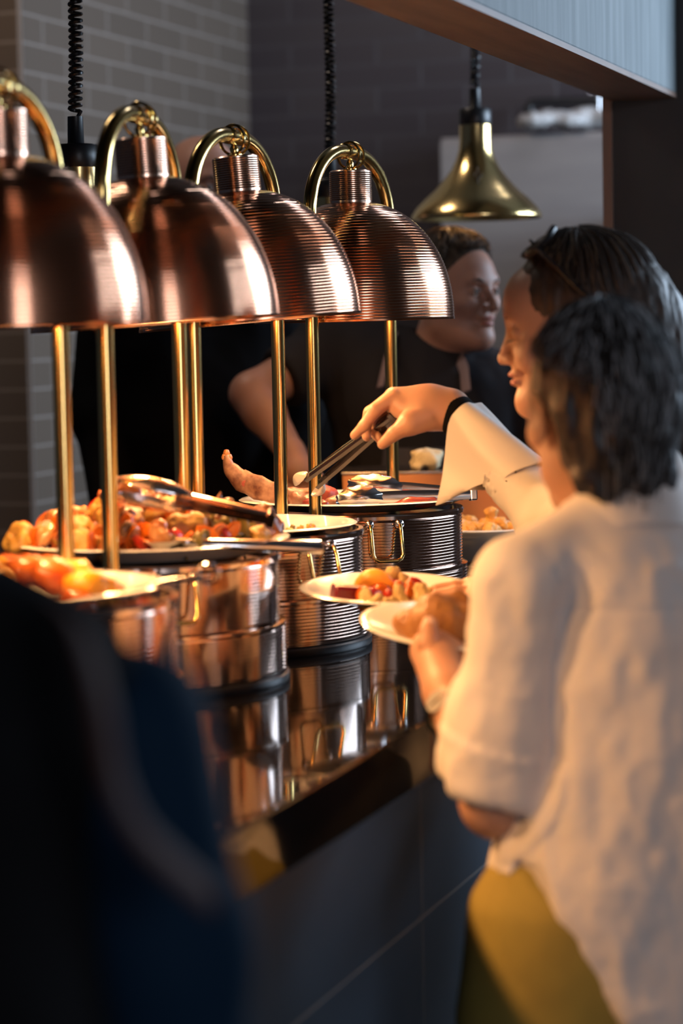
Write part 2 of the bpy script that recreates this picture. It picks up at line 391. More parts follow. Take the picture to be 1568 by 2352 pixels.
# ------------------------------------------------------------------ kitchen background
fr = empty('refrigerator', sa(7.30, 1.80), 'tall grey steel refrigerator against the dark tiled back wall', 'refrigerator', rz=atan2(U.y, U.x))
def fbox(name, s, a, z, ds, da, dz, m, parent, bevel=.004):
    b = MB(); b.box((s, a, z), (ds, da, dz)); return b.build(name, m, parent, smooth=False, bevel=bevel)
fbox('body', .17, 0, 1.06, .30, .60, 2.11, GREYSTEEL, fr)
d = fbox('door', .0, 0, 1.10, .03, .585, 2.0, GREYSTEEL, fr); 
b = MB(); b.tube([(-.05, -.24, .8), (-.05, -.24, 1.3)], .009); b.box((-.03, -.24, .82), (.04, .012, .012)); b.box((-.03, -.24, 1.28), (.04, .012, .012)); b.build('handle', CHROME, d)
cb = empty('steel_cabinet', sa(6.95, 1.36), 'smaller pale steel cabinet standing in front of the refrigerator', 'cabinet', rz=atan2(U.y, U.x))
fbox('body', .16, 0, .93, .30, .27, 1.86, GREYSTEEL, cb); fbox('door', 0, 0, .93, .02, .25, 1.78, GREYSTEEL, cb)
S = SDF()
for i in range(14): S.ell((R_.uniform(-.15, .15), R_.uniform(-.06, .06), R_.uniform(.01, .03)), (.04, .03, .018), k=.02)
v, q = S.mesh(.006); v = folds(v, q, .012, 4, 30); 
o = np_obj('plastic_bag', [(v, q)], mat('crumpled_plastic', (.55, .52, .5), .35)); o.location = P(1290, 292, 7.5)+Vector((.04, 0, .005)); tag(o, 'crumpled pale plastic bag lying on top of the refrigerator', 'bag')
b = MB(); p0 = P(1215, 300, 7.75); p1 = P(1215, 245, 7.75); p2 = P(1232, 236, 7.75); p3 = P(1450, 232, 7.62)
b.tube([p0, p1, P(1220, 239, 7.75), p2, p3], .016); tag(b.build('pipe', BLACKPL), 'black pipe bent along the back wall above the refrigerator', 'pipe')
b = MB(); b.tube([P(1375, 290, 7.5), P(1375, 212, 7.5)], .006); b.tube([P(1352, 212, 7.5), P(1398, 210, 7.5)], .005); b.lathe([(.03, 0), (.02, .02), (.006, .04)], 16, P(1375, 292, 7.5)); tag(b.build('stand', CHROME), 'thin pale metal stand rising from the refrigerator top', 'stand')
# low bench with a pan behind the servers
kb = slab('kitchen_bench', 6.6, 7.2, 1.9, 2.84, 0, .92, mat('bench_steel', (.05, .05, .055), .35, .6), kind=None, bevel=.004); tag(kb, 'dark steel kitchen bench behind the two servers', 'bench')
pn = empty('saucepan', P(535, 925, 6.9), 'small steel saucepan glinting behind the servers', 'saucepan')
pn.location.z = .92
b = MB(); b.lathe([(.001, 0), (.09, .0), (.095, .01), (.095, .13), (.1, .135), (.088, .135), (.088, .012), (.001, .012)], 40); b.build('pot', CHROME, pn)
b = MB(); b.tube([(.09, 0, .11), (.17, 0, .12), (.27, 0, .125)], .009); b.build('handle', BLACKPL, pn)
ov = slab('oven', 6.62, 7.15, 2.15, 2.80, .925, 1.33, mat('oven_black', (.012, .012, .013), .3), kind=None, bevel=.006); tag(ov, 'black countertop oven in the dark behind the server', 'oven')
pn.location = sa(6.72, 2.02, .92)

# ------------------------------------------------------------------ heat lamps
RD = .1755
def dome_profile():
    out = []; n = 40; hgt = .204; ex = 2.15
    b_ = hgt/((1-(.037/RD)**ex)**(1/ex))
    for i in range(n):
        t0 = (i/n)**1.0; z = hgt*t0; z1 = hgt*(i+.55)/n
        r = RD*(max(0, 1-(z/b_)**ex))**(1/ex); r1 = RD*(max(0, 1-(z1/b_)**ex))**(1/ex)
        zz = [z+hgt/n*q for q in (0, .10, .42, .74, .88)]; rz = [RD*(max(0, 1-(q/b_)**ex))**(1/ex) for q in zz]
        out += [(rz[0], zz[0]), (rz[1]+.0007, zz[1]), (rz[2]+.0009, zz[2]), (rz[3]+.0007, zz[3]), (rz[4]-.0001, zz[4])]
    out.append((.037, hgt)); return out
DP = dome_profile()
def make_lamp():
    root = empty('heat_lamp', (0, 0, 0))
    sh = empty('lamp_shade', (0, 0, .285)); sh.parent = root
    b = MB(); b.lathe([(r, z-.285) for r, z in [(RD-.004, .0), (RD+.001, -.002), (RD+.0018, .001)]+DP], 128)
    sh2 = b.build('dome', COPPER, sh, sharp=25)
    b = MB(); b.lathe([(r-.003, z-.285) for r, z in DP[::5]], 96); b.build('inner_reflector', COPPER_CAP, sh)
    b = MB(); pr = [(.001, .203), (.0365, .203)]
    for i in range(14): z = .208+i*.0035; pr += [(.0365, z), (.0372, z+.0012), (.0365, z+.0026)]
    pr += [(.0365, .258), (.034, .26), (.001, .26)]
    b.lathe([(r, z-.285) for r, z in pr], 64); b.build('cap', COPPER_CAP, sh, sharp=25)
    b = MB(); b.lathe([(.001, -.026), (.012, -.026), (.012, -.022), (.006, -.019), (.007, -.012), (.0045, -.008), (.0045, .006), (.001, .006)], 24); b.build('stem', BRASS, sh)
    b = MB(); b.lathe([(.001, .062-.285), (.022, .066-.285), (.03, .085-.285), (.026, .11-.285), (.014, .135-.285), (.014, .2-.285)], 24); b.build('bulb', BULB, sh)
    return root
LAMPS = [  # centre x px, distance, hoop angle, shade tilt, label
    (6, 2.94, 14, -.2, 'ribbed copper dome heat lamp at the left photo edge, nearest of the row'),
    (330, 3.43, 11.5, -3.3, 'second nearest copper dome heat lamp, hanging tilted with its right rim raised'),
    (545, 3.84, 17.5, -4.2, 'third copper dome heat lamp from the left, clearly tilted beside the farthest one'),
    (810, 4.25, 20.8, -.4, 'farthest copper dome heat lamp, hanging level above the meat platter')]
proto = make_lamp(); RIMZ = 1.553
LAMPS += [(-470, 2.50, 14, .5, 'copper dome heat lamp nearer than the photo shows, second from the near counter end'), (-1160, 2.04, 14, 0, 'copper dome heat lamp closest to the near counter end')]
lamp_roots = [proto]+[copy_tree(proto) for _ in range(5)]
for i, (px, Y, ang, tilt, lab) in enumerate(LAMPS):
    o = lamp_roots[i]
    c = P(px, 740, Y); o.location = (c.x, c.y, RIMZ); tag(o, lab, 'heat lamp', 'copper dome heat lamps over the buffet')
    for ch in [k for k in bpy.data.objects if k.parent == o and k.name.startswith('lamp_shade')]:
        ch.rotation_euler = (0, radians(tilt), 0)
    # brass hoop standing on the counter
    dr = Vector((sin(radians(ang)), cos(radians(ang)), 0)); hw = .196 if i != 1 else .188
    pts = []; zt = RIMZ+.292; za = zt-.115
    zb = CT-RIMZ
    fl = .03
    for j in range(9): pts.append(dr*-hw+Vector((0, 0, zb+(za-RIMZ-zb)*j/8)))
    for j in range(1, 13): t = pi/2*j/12; pts.append(dr*(-hw+(hw-fl)*(1-cos(t)))+Vector((0, 0, za-RIMZ+.115*sin(t))))
    for j in range(0, 13): t = pi/2*(12-j)/12; pts.append(dr*(hw-(hw-fl)*(1-cos(t)))+Vector((0, 0, za-RIMZ+.115*sin(t))))
    for j in range(7, -1, -1): pts.append(dr*hw+Vector((0, 0, zb+(za-RIMZ-zb)*j/8)))
    b = MB(); b.tube(pts, .0115, 20)
    b.build('hoop', BRASS, o)
    for s_ in (-1, 1):
        b = MB(); b.lathe([(.001, 0), (.026, 0), (.026, .006), (.016, .01), (.0125, .02), (.0125, .03)], 28, Vector((0, 0, zb))+dr*hw*s_); b.build('foot', BRASS, o)
    b = MB(); e = Vector((0, 0, zt-RIMZ)); b.tube([e-dr*.03, e-dr*.028, e+dr*.028, e+dr*.03], [.0118, .0138, .0138, .0118], 20); b.build('sleeve', BRASS, o)
    sd = Vector((dr.y, -dr.x, 0))
    for k_, (tw, off) in enumerate(((.5, .006), (-.35, -.004))):
        ax1 = (sd*cos(tw)+dr*sin(tw)); b = MB(); cc = e+Vector((0, 0, -.006))+dr*off
        b.tube([cc+ax1*.0235*cos(2*pi*j/28)+Vector((0, 0, .0235*sin(2*pi*j/28))) for j in range(28)], .0022, 8, closed=True); b.build('ring', BRASS, o)
    l = bpy.data.lights.new('heat_bulb', 'POINT'); l.energy = (20, 15, 15, 16, 24, 24)[i]; l.color = (1, .52, .20); l.shadow_soft_size = .03
    lo = bpy.data.objects.new('heat_bulb', l); COL.objects.link(lo); lo.location = (c.x-sin(radians(-tilt))*0, c.y, RIMZ+.045)

# brass pendant lamps on coiled cords
def pendant(px, py, Y, label, emblem=False, power=7, turn=0):
    c = P(px, py, Y); root = empty('pendant_lamp', c, label, 'pendant lamp', 'brass pendant heat lamps along the pass')
    b = MB(); pr = [(.146, 0), (.148, .002), (.147, .008), (.138, .024), (.118, .045), (.094, .066), (.072, .090), (.055, .112), (.044, .135), (.038, .155), (.036, .175), (.036, .212)]
    b.lathe(pr+[(.033, .212), (.033, .175), (.035, .152), (.052, .11), (.092, .062), (.136, .018), (.144, .001), (.146, 0)], 72); sh = b.build('shade', BRASS_P, root, sharp=60)
    b = MB(); b.lathe([(.001, .208), (.035, .208), (.037, .211), (.037, .243), (.034, .247), (.015, .248), (.0135, .25), (.0125, .292), (.001, .293)], 32); ft = b.build('fitting', BLACKPL, root)
    if emblem:
        b = MB(); q = Vector((0, -.075, .092)); q = Vector((0, -.073, .094))
        b.tube([q+Vector((.008*cos(2*pi*j/20), -.001-.006*0+.75*.0*sin(0), .008*sin(2*pi*j/20)))+Vector((0, .75*.008*sin(2*pi*j/20), 0)) for j in range(20)], .0013, 6, closed=True)
        b.tube([q+Vector((0, -.014, -.022)), q+Vector((0, .012, .018))], .0013, 6); b.build('emblem', mat('dark_print', (.05, .03, .015), .5), sh)
        for k in range(6): pass
    b = MB(); z0 = .30; L = 3.79-c.z-z0; rc = .0090; pit = .0104; n = int(L/pit*10)
    ph = [(0, 0, .285), (.004, .002, .292), (rc*.8, 0, .297)]
    pts = [Vector(p) for p in ph]+[Vector((rc*cos(2*pi*j/10)+.002*sin(j/67.)+.006*min(1, j/300.), rc*sin(2*pi*j/10)+.002*sin(j/93.), z0+pit*j/10)) for j in range(n)]
    b.tube(pts, .0035, 6); b.build('coiled_cord', BLACKPL, root)
    b = MB(); b.lathe([(.001, 3.76-c.z), (.05, 3.765-c.z), (.05, 3.799-c.z), (.001, 3.799-c.z)], 32); b.build('ceiling_cup', BLACKPL, root)
    b = MB(); b.lathe([(.001, .035), (.03, .04), (.04, .07), (.03, .1), (.014, .13), (.014, .2)], 24); b.build('bulb', BULB, root)
    l = bpy.data.lights.new('pendant_bulb', 'POINT'); l.energy = power; l.color = (1, .60, .28); l.shadow_soft_size = .03
    lo = bpy.data.objects.new('pendant_bulb', l); COL.objects.link(lo); lo.location = c+Vector((0, 0, .05))
    return root
pendant(1094, 503, 5.5, 'polished brass pendant lamp below the beam, far right with a small emblem', True, 3)
pa = pendant(184, 684, 3.95, 'brass pendant lamp with coiled black cord behind the two nearest copper lamps', power=3)
pendant(763, 690, 5.0, 'brass pendant lamp mostly hidden behind the farthest copper lamp', power=3)

# ------------------------------------------------------------------ chafing dishes
def make_chafer():
    root = empty('chafing_dish', (0, 0, 0)); Rb = .184
    b = MB(); pr = [(.001, 0), (.196, 0), (.198, .003), (.198, .012), (.19, .016)]
    b.lathe(pr+[(.001, .016)], 96); b.build('base', BLACKPL, root)
    pr = [(.001, .0165), (.192, .0165), (.192, .018)]; n = 12
    for i in range(n):
        z = .018+i*.0052; pr += [(.1925, z), (.1942, z+.0013), (.1942, z+.0028), (.1925, z+.0042)]
    pr += [(.1945, .082), (.1945, .086), (.188, .088), (.001, .088)]
    b = MB(); b.lathe(pr, 128); b.build('water_pan', STEEL, root, sharp=25)
    pr = [(.001, .0885), (.184, .0885)]; n = 16
    for i in range(n):
        z = .089+i*.0052; pr += [(.1840, z), (.1858, z+.0013), (.1858, z+.0028), (.1840, z+.0042)]
    pr += [(.1865, .173), (.189, .175), (.1895, .181), (.187, .184), (.180, .184), (.180, .176), (.001, .176)]
    b = MB(); b.lathe(pr, 128); bd = b.build('body', STEEL, root, sharp=25)
    for s_ in (-1, 1):
        b = MB(); w = .026
        pts = [(s_*.187, -w, .168), (s_*.194, -w, .166), (s_*.200, -w, .155), (s_*.210, -w, .118), (s_*.211, -w*.85, .111), (s_*.212, -w*.6, .108), (s_*.212, w*.6, .108), (s_*.211, w*.85, .111), (s_*.210, w, .118), (s_*.200, w, .155), (s_*.194, w, .166), (s_*.187, w, .168)]
        b.tube(pts, .0033, 10); hd = b.build('handle', BRASS, root)
        for yy in (-w, w):
            b = MB(); b.lathe([(.001, 0), (.007, 0), (.008, .003), (.005, .007), (.001, .008)], 16, (s_*.187, yy, .168), m=Matrix.Rotation(s_*pi/2, 3, 'Y')); b.build('knob', CHROME, hd)
    return root
CH = [(47, 2.92, -72, 'nearest round ribbed chafing dish, cut by the dark figure at lower left'),
      (338, 3.45, -75, 'second nearest ribbed chafing dish, under the heaped roast platter'),
      (562, 3.84, -52, 'ribbed chafing dish holding the nearly empty white dish'),
      (-470, 2.47, -72, 'ribbed chafing dish beyond the left photo edge'),
      (817, 4.25, -76, 'farthest ribbed chafing dish, under the long meat platter')]
cproto = make_chafer(); CC = []
for i, (px, Y, az, lab) in enumerate(CH):
    o = cproto if i == 0 else copy_tree(cproto); c = P(px, 1100, Y)
    if px > -400: CC.append(c)
    o.location = (c.x, c.y, CT); o.rotation_euler = (0, 0, radians(az)); tag(o, lab, 'chafing dish', 'round ribbed chafing dishes on the counter')

def dish(name, label, cat, c, r, h, sx=1, sy=1, rz=0, wall=.005, flat=.62, tilt=None, lip=1.0, m=CERAMIC, group=None):
    b = MB(); pr = [(.001, .0), (r*flat*.9, 0), (r*flat, .003), (r*.93, h*.80), (r*lip, h*.93), (r*lip+.002, h), (r*lip-.002, h+.002), (r*.92, h*.80+wall), (r*flat, wall+.002), (.001, wall+.001)]
    b.lathe(pr, 96, sx=sx, sy=sy); o = b.build(name, m, sharp=80); o.location = c; o.rotation_euler = (0, 0, rz)
    if tilt: o.rotation_euler = tilt
    return tag(o, label, cat, group)
ZC = CT+.1765
dish('serving_dish', 'white dish with orange chunks in the nearest chafing dish', 'serving dish', (CC[0].x, CC[0].y, ZC+.0), .172, .022, lip=1.0)
dish('platter', 'white round platter under the heaped roast vegetables', 'platter', (CC[1].x, CC[1].y, ZC+.008), .200, .022, flat=.8)
dish('serving_dish', 'shallow white dish with only a few crumbs left', 'serving dish', (CC[2].x, CC[2].y, ZC+.0), .176, .016, flat=.72)
dish('meat_platter', 'large white oval platter with roast meat and two tongs', 'platter', (CC[3].x, CC[3].y, ZC+.0085), .205, .016, 1, .92, flat=.8)

# ------------------------------------------------------------------ food
def blob_mesh(name, r, m, seed, rough=.18, h=None, spikes=0):
    """an irregular lump from merged ellipsoids, noise on its skin"""
    rr = random.Random(seed); S = SDF(); S.ell((0, 0, 0), r, k=.004); mx = max(r)
    for i in range(5+spikes):
        a = rr.uniform(0, 2*pi); p = (r[0]*.7*cos(a), r[1]*.7*sin(a), rr.uniform(-.5, .6)*r[2]); s_ = rr.uniform(.3, .55)
        S.ell(p, (r[0]*s_, r[1]*s_, r[2]*s_*1.2), k=mx*.25)
    v, q = S.mesh(h or mx/7.); n = normals(v, q); v = v+n*((vnoise(v, 1.6/mx, seed)*mx*rough*2+vnoise(v, 5/mx, seed)*mx*rough*.6))[:, None]
    me = np_obj(name, [(v, q)], m); return me
def piece(proto_, used, loc, rot, sc, name, label, cat, group, m=None):
    o = proto_ if not used else proto_.copy()
    if used: COL.objects.link(o)
    o.location = loc; o.rotation_euler = rot; o.scale = (sc, sc, sc); o.name = name if not used else name+'.001'
    return tag(o, label, cat, group)
class Kind:
    def __init__(s, name, label, cat, group, protos): s.a = (name, label, cat, group); s.p = protos; s.n = 0
    def put(s, loc, sc=1, rot=None, label=None):
        i = s.n % len(s.p); used = s.n >= len(s.p); s.n += 1
        rot = rot or (R_.uniform(0, 6), R_.uniform(0, 6), R_.uniform(0, 6)); a = s.a
        return piece(s.p[i], used, loc, rot, sc, a[0], label or a[1], a[2], a[3])
def curved(name, m, L, w, th, bend, seed):
    """a curved strip such as a slice of pepper"""
    n = 10; rr = random.Random(seed); b = MB(); pts = []; rad = []
    for i in range(n):
        t = i/(n-1); a = (t-.5)*bend; pts.append((L/bend*sin(a), rr.uniform(-1, 1)*w*.05, L/bend*(1-cos(a)))); rad.append(w/2*(sin(pi*(t*.86+.07)))**.5)
    b.tube(pts, rad, 10, flat=(th, 1)); return b.build(name, m)
G2 = 'pieces heaped on the roast platter'
K_roast = Kind('roast_chunk', 'dark glazed roast meat chunk in the heap on the big platter', 'roast meat', 'roast meat chunks on the big platter', [blob_mesh('roast_chunk', (.040, .028, .024), ROAST, 1), blob_mesh('roast_chunk', (.034, .03, .02), ROAST, 2, spikes=2)])
K_cauli = Kind('cauliflower_floret', 'pale golden floret in the heap on the big platter', 'cauliflower', 'florets on the big platter', [blob_mesh('cauliflower_floret', (.020, .019, .016), CAULI, 3, .3, spikes=6), blob_mesh('cauliflower_floret', (.024, .018, .015), CAULI, 4, .3, spikes=6)])
K_orange = Kind('pepper_piece', 'glossy orange pepper piece in the heap on the big platter', 'pepper', 'orange pepper pieces on the big platter', [curved('pepper_piece', ORANGE, .055, .026, .45, 1.6, 5), curved('pepper_piece', ORANGE, .045, .030, .35, 1.1, 6)])
K_red = Kind('red_pepper_piece', 'red pepper piece in the heap on the big platter', 'pepper', 'red pepper pieces on the big platter', [curved('red_pepper_piece', RED, .045, .024, .4, 1.2, 7)])
K_white = Kind('prawn', 'pale pink prawn in the heap on the big platter', 'prawn', 'pale prawns on the big platter', [curved('prawn', SHELL, .06, .022, .9, 3.2, 8), blob_mesh('prawn', (.02, .014, .012), SHELL, 9)])
K_green = Kind('roast_greens', 'dark olive green vegetable piece in the heap on the big platter', 'vegetable', 'dark greens on the big platter', [blob_mesh('roast_greens', (.026, .014, .008), GREEN, 10, .4, spikes=4), curved('roast_greens', GREEN, .06, .016, .3, 1.3, 11)])
c2 = CC[1]; Z2 = ZC+.024
def heapz(dx, dy): return .052*(1-.3*max(0, dx/.18))*max(0, 1-((dx-.0)/.19)**2-(dy/.185)**2)**.7
def onheap(px, py, dY=0):
    """a point of the heap surface seen at px, py"""
    p = P(px, py, c2.y+dY); return p
# filling layers, left side orange and pale, top brown, right side green
rr = random.Random(21)
for layer in range(3):
    for i in range(46):
        a = rr.uniform(0, 2*pi); r = .175*sqrt(rr.random()); dx, dy = r*cos(a), r*sin(a)*.95
        z = Z2+heapz(dx, dy)*(.25+.35*layer); t = rr.random(); g = dx/.18
        if g < -.35: K = K_orange if t < .45 else K_white if t < .62 else K_cauli if t < .8 else K_roast if t < .92 else K_red
        elif g < .25: K = (K_roast if t < .4 else K_cauli if t < .62 else K_white if t < .75 else K_orange if t < .92 else K_red) if dy > -.08 else (K_orange if t < .5 else K_red if t < .62 else K_white)
        else: K = (K_green if t < .5 else K_roast if t < .72 else K_cauli if t < .85 else K_orange) if dy > -.09 else (K_orange if t < .6 else K_red if t < .8 else K_green)
        K.put((c2.x+dx, c2.y+dy, z), rr.uniform(.75, 1.1))
for (px, py, dY, K, s_) in [(285, 1165, .02, K_roast, 1.1), (350, 1178, .0, K_roast, 1.0), (385, 1192, -.05, K_cauli, 1.4), (430, 1188, .03, K_roast, .9), (235, 1165, .03, K_orange, 1.1), (205, 1175, .0, K_red, 1.1),
                       (225, 1215, -.06, K_white, 1.2), (300, 1225, -.09, K_cauli, 1.1), (335, 1250, -.12, K_orange, 1.1), (60, 1225, -.06, K_orange, 1.2), (40, 1245, -.08, K_cauli, 1.1), (110, 1230, -.04, K_orange, 1.1),
                       (460, 1212, -.05, K_green, 1.4), (520, 1218, -.05, K_green, 1.3), (560, 1225, -.06, K_green, 1.2), (430, 1218, -.09, K_cauli, 1.1), (500, 1212, -.02, K_green, 1.0), (120, 1200, .0, K_white, 1.1), (160, 1215, -.02, K_white, 1.1)]:
    K.put(P(px, py, c2.y+dY), s_)
def spike(pts, r, m, name, label, cat, group=None):
    b = MB(); b.tube(pts, r, 12); return tag(b.build(name, m), label, cat, group)
spike([P(170, 1225, 3.42), P(158, 1198, 3.42), P(150, 1178, 3.42), P(138, 1158, 3.42)], [.008, .005, .006, .004], SHELL, 'crab_claw', 'thin pale claw tip poking up at the left of the heap', 'crab claw')
spike([P(490, 1180, 3.5), P(500, 1155, 3.5), P(507, 1130, 3.5)], [.010, .008, .001], ROAST, 'tortilla_wedge', 'pointed brown piece sticking up at the right of the heap', 'food')

# nearest dish: orange lumps and a serving spoon with a looped handle
K_y = Kind('squash_piece', 'round orange squash piece in the nearest dish', 'squash', 'squash pieces in the nearest dish', [blob_mesh('squash_piece', (.030, .027, .022), YELLOW, 12, .1), blob_mesh('squash_piece', (.030, .026, .020), ORANGE, 13, .1)])
for (px, py, Y, s_) in [(205, 1345, 2.83, 1.0), (120, 1310, 2.88, .95), (165, 1318, 2.93, .95), (60, 1300, 2.88, .9), (240, 1350, 2.84, .7), (20, 1295, 2.95, .9), (-40, 1310, 2.9, 1), (185, 1372, 2.80, .75), (-10, 1330, 2.82, 1)]:
    K_y.put(P(px, py, Y)+Vector((0, 0, -.004)), s_, rot=(R_.uniform(-.3, .3), R_.uniform(-.3, .3), R_.uniform(0, 6)))
sp = empty('serving_spoon', P(300, 1365, 2.84), 'steel serving spoon with looped handle lying on the nearest dish', 'spoon')
L0 = sp.location.copy()
b = MB(); a0 = P(300, 1362, 2.86)-L0; a1 = P(455, 1325, 2.90)-L0; 
b.tube([a0, (a0+a1)/2+Vector((0, 0, .003)), a1], [.006, .0045, .005], 12, flat=(1, .6)); b.build('handle', CHROME, sp)
b = MB(); lc = P(478, 1318, 2.91)-L0; b.tube([lc+Vector((.012*cos(2*pi*j/20), 0, .010*sin(2*pi*j/20))) for j in range(20)], .0035, 8, closed=True); b.build('loop', CHROME, sp)
b = MB(); b.lathe([(.001, -.008), (.015, -.006), (.027, .002), (.029, .004), (.026, .003), (.014, -.004), (.001, -.006)], 32, P(270, 1370, 2.85)-L0, sx=1.3, sy=.8); b.build('bowl', CHROME, sp)

# crumbs in the nearly empty dish
K_crumb = Kind('food_scrap', 'small golden scrap left in the nearly empty white dish', 'food scrap', 'scraps in the nearly empty dish', [blob_mesh('food_scrap', (.010, .008, .005), CAULI, 14, .3), blob_mesh('food_scrap', (.008, .006, .004), GREEN, 15, .3)])
for (px, py, Y) in [(665, 1222, 3.76), (650, 1226, 3.74), (690, 1222, 3.78), (640, 1228, 3.74), (715, 1222, 3.8), (672, 1216, 3.8), (610, 1222, 3.76)]:
    p = P(px, py, Y); p.z = ZC+.011; K_crumb.put(p, R_.uniform(.7, 1.1))

# meat platter
ZM = ZC+.0085+.009
pts = [P(519, 1045, 4.22), P(526, 1074, 4.22), P(552, 1102, 4.22), P(592, 1120, 4.21), P(640, 1138, 4.20), P(690, 1150, 4.20), P(720, 1158, 4.2)]
rib = empty('rib_bone', pts[-1], 'long curved roast rib bone rising from the left of the meat platter', 'rib')
b = MB(); hs = [.005, .012, .019, .021, .019, .015, .010]; pp = []; nb = 16
from_ = [p-pts[-1] for p in pts]
for i in range(25):
    t = i/24*6; k = min(int(t), 5); f_ = t-k; p = from_[k].lerp(from_[k+1], f_); h_ = hs[k]*(1-f_)+hs[k+1]*f_; tn = (from_[min(k+1, 6)]-from_[k]).normalized(); nr = Vector((-tn.z, 0, tn.x)).normalized()
    pp += [p+nr*h_*cos(2*pi*j/nb)*(1+.06*sin(i*1.7))+Vector((0, .008, 0))*sin(2*pi*j/nb) for j in range(nb)]
b.add(pp, [(i*nb+j, i*nb+(j+1) % nb, (i+1)*nb+(j+1) % nb, (i+1)*nb+j) for i in range(24) for j in range(nb)]+[tuple(range(nb)), tuple(reversed(range(24*nb, 25*nb)))])
b.build('bone', BONE, rib)
b = MB()
for (px, py) in [(520, 1040), (516, 1050), (526, 1050)]: b.lathe([(.001, -.006), (.005, -.004), (.006, 0), (.004, .005), (.001, .006)], 10, P(px, py, 4.22)-pts[-1])
b.build('knuckle', SHELL, rib)
b = MB()
for (px, py) in [(562, 1108), (575, 1112), (592, 1114), (575, 1124), (586, 1130), (600, 1138)]:
    b.lathe([(.0062, -.0012), (.0058, .001), (.001, .0014)], 12, P(px, py+3, 4.2105)-pts[-1], m=Matrix.Rotation(radians(90), 3, 'X')); b.build('marrow_spot', MEATR, rib); b = MB()
def meat(px, py, Y, r, m, seed, label, name='meat_slice', rot=(0, 0, 0)):
    o = blob_mesh(name, r, m, seed, .12, h=.003); p = P(px, py, Y); o.location = p; o.rotation_euler = rot; return tag(o, label, 'meat')
meat(745, 1142, 4.22, (.026, .020, .022), MEATR, 31, 'thick rare red meat slice in the middle of the platter', rot=(0, .3, .2))
meat(700, 1150, 4.17, (.024, .020, .014), MEATB, 32, 'small browned meat piece left of the rare slice')
meat(772, 1155, 4.17, (.018, .018, .012), MEATB, 33, 'small browned meat piece right of the rare slice')
meat(680, 1143, 4.25, (.034, .018, .018), MEATB, 34, 'dark browned meat piece at the foot of the rib bone')
meat(725, 1158, 4.13, (.020, .014, .010), MEATR, 35, 'low reddish meat scrap at the front of the platter')
meat(925, 1155, 4.13, (.05, .02, .007), MEATR, 36, 'flat rare meat slice lying beneath the front tongs')

def tongs(name, label, A, B, side, open_a, m=CHROME, mh=None, w=.020, head=.075, head_m=None, sw=.92):
    """hinged serving tongs: A hinge, B tips, side = direction in which the arms open"""
    A = Vector(A); B = Vector(B); d = (B-A); Ln = d.length; d.normalize(); side = Vector(side); side = (side-d*side.dot(d)).normalized(); wd = d.cross(side).normalized()
    root = empty(name, A, label, 'tongs')
    for s_ in (-1, 1):
        b = MB(); n = 16; rows = []
        for i in range(n+1):
            t = i/n*(1-head/Ln); c = d*(Ln*t)+side*s_*(.006+open_a*t); ww = w*(.55+.45*(1-abs(t-.5)))*.5; th = .006
            rows.append([c-wd*ww-side*s_*th, c-wd*ww, c-wd*ww*.5+side*s_*.0015, c+wd*ww*.5+side*s_*.0015, c+wd*ww, c+wd*ww-side*s_*th, c+wd*(ww-.0012)-side*s_*th, c+wd*(ww-.0012)-side*s_*.0012, c-wd*(ww-.0012)-side*s_*.0012, c-wd*(ww-.0012)-side*s_*th])
        v = [p for r in rows for p in r]; k = 10; f = [(i*k+j, i*k+(j+1) % k, (i+1)*k+(j+1) % k, (i+1)*k+j) for i in range(n) for j in range(k)]
        f += [tuple(range(k)), tuple(reversed(range(n*k, n*k+k)))]
        b.add(v, f); arm = b.build('arm', mh or m, root, sharp=30)
        # scalloped scoop
        b = MB(); nu, nv = 30, 12; c0 = d*(Ln-head*.62)+side*s_*(.006+open_a*(1-head/Ln)+.002); v = []; v2 = []
        for iu in range(nu):
            u = 2*pi*iu/nu; sc = 1+.085*abs(sin(u*5.))
            for iv in range(nv+1):
                t = iv/nv; x = cos(u)*head*.62*t*sc; y = sin(u)*w*sw*t*sc; zz = .012*(1-t*t)
                v.append(c0+d*x+wd*y+side*s_*zz); v2.append(c0+d*x*1+wd*y+side*s_*(zz+.0014))
        f = []; k = nv+1; N0 = nu*k
        for iu in range(nu):
            j2 = (iu+1) % nu
            for iv in range(nv):
                f.append((iu*k+iv, iu*k+iv+1, j2*k+iv+1, j2*k+iv)); f.append((N0+iu*k+iv, N0+j2*k+iv, N0+j2*k+iv+1, N0+iu*k+iv+1))
            f.append((iu*k+nv, N0+iu*k+nv, N0+j2*k+nv, j2*k+nv))
        b.add(v+v2, f); b.build('scoop', head_m or m, arm)
    b = MB(); b.box((0, 0, 0), (.012, .022, .02), Matrix((d, side, wd)).transposed()); b.build('hinge', mh or m, root, smooth=False, bevel=.002)
    return root
# two tongs lying on the meat platter
tongs('serving_tongs', 'steel tongs lying at the front of the meat platter, scalloped heads dark', P(1086, 1136, 4.14), P(775, 1146, 4.11), (0, -1, .15), .006, w=.021, head=.060)
tongs('serving_tongs', 'steel tongs behind the front pair on the meat platter, scalloped heads upright', P(1078, 1132, 4.24), P(800, 1112, 4.24), (.1, -1, .1), .008, w=.021, head=.075)
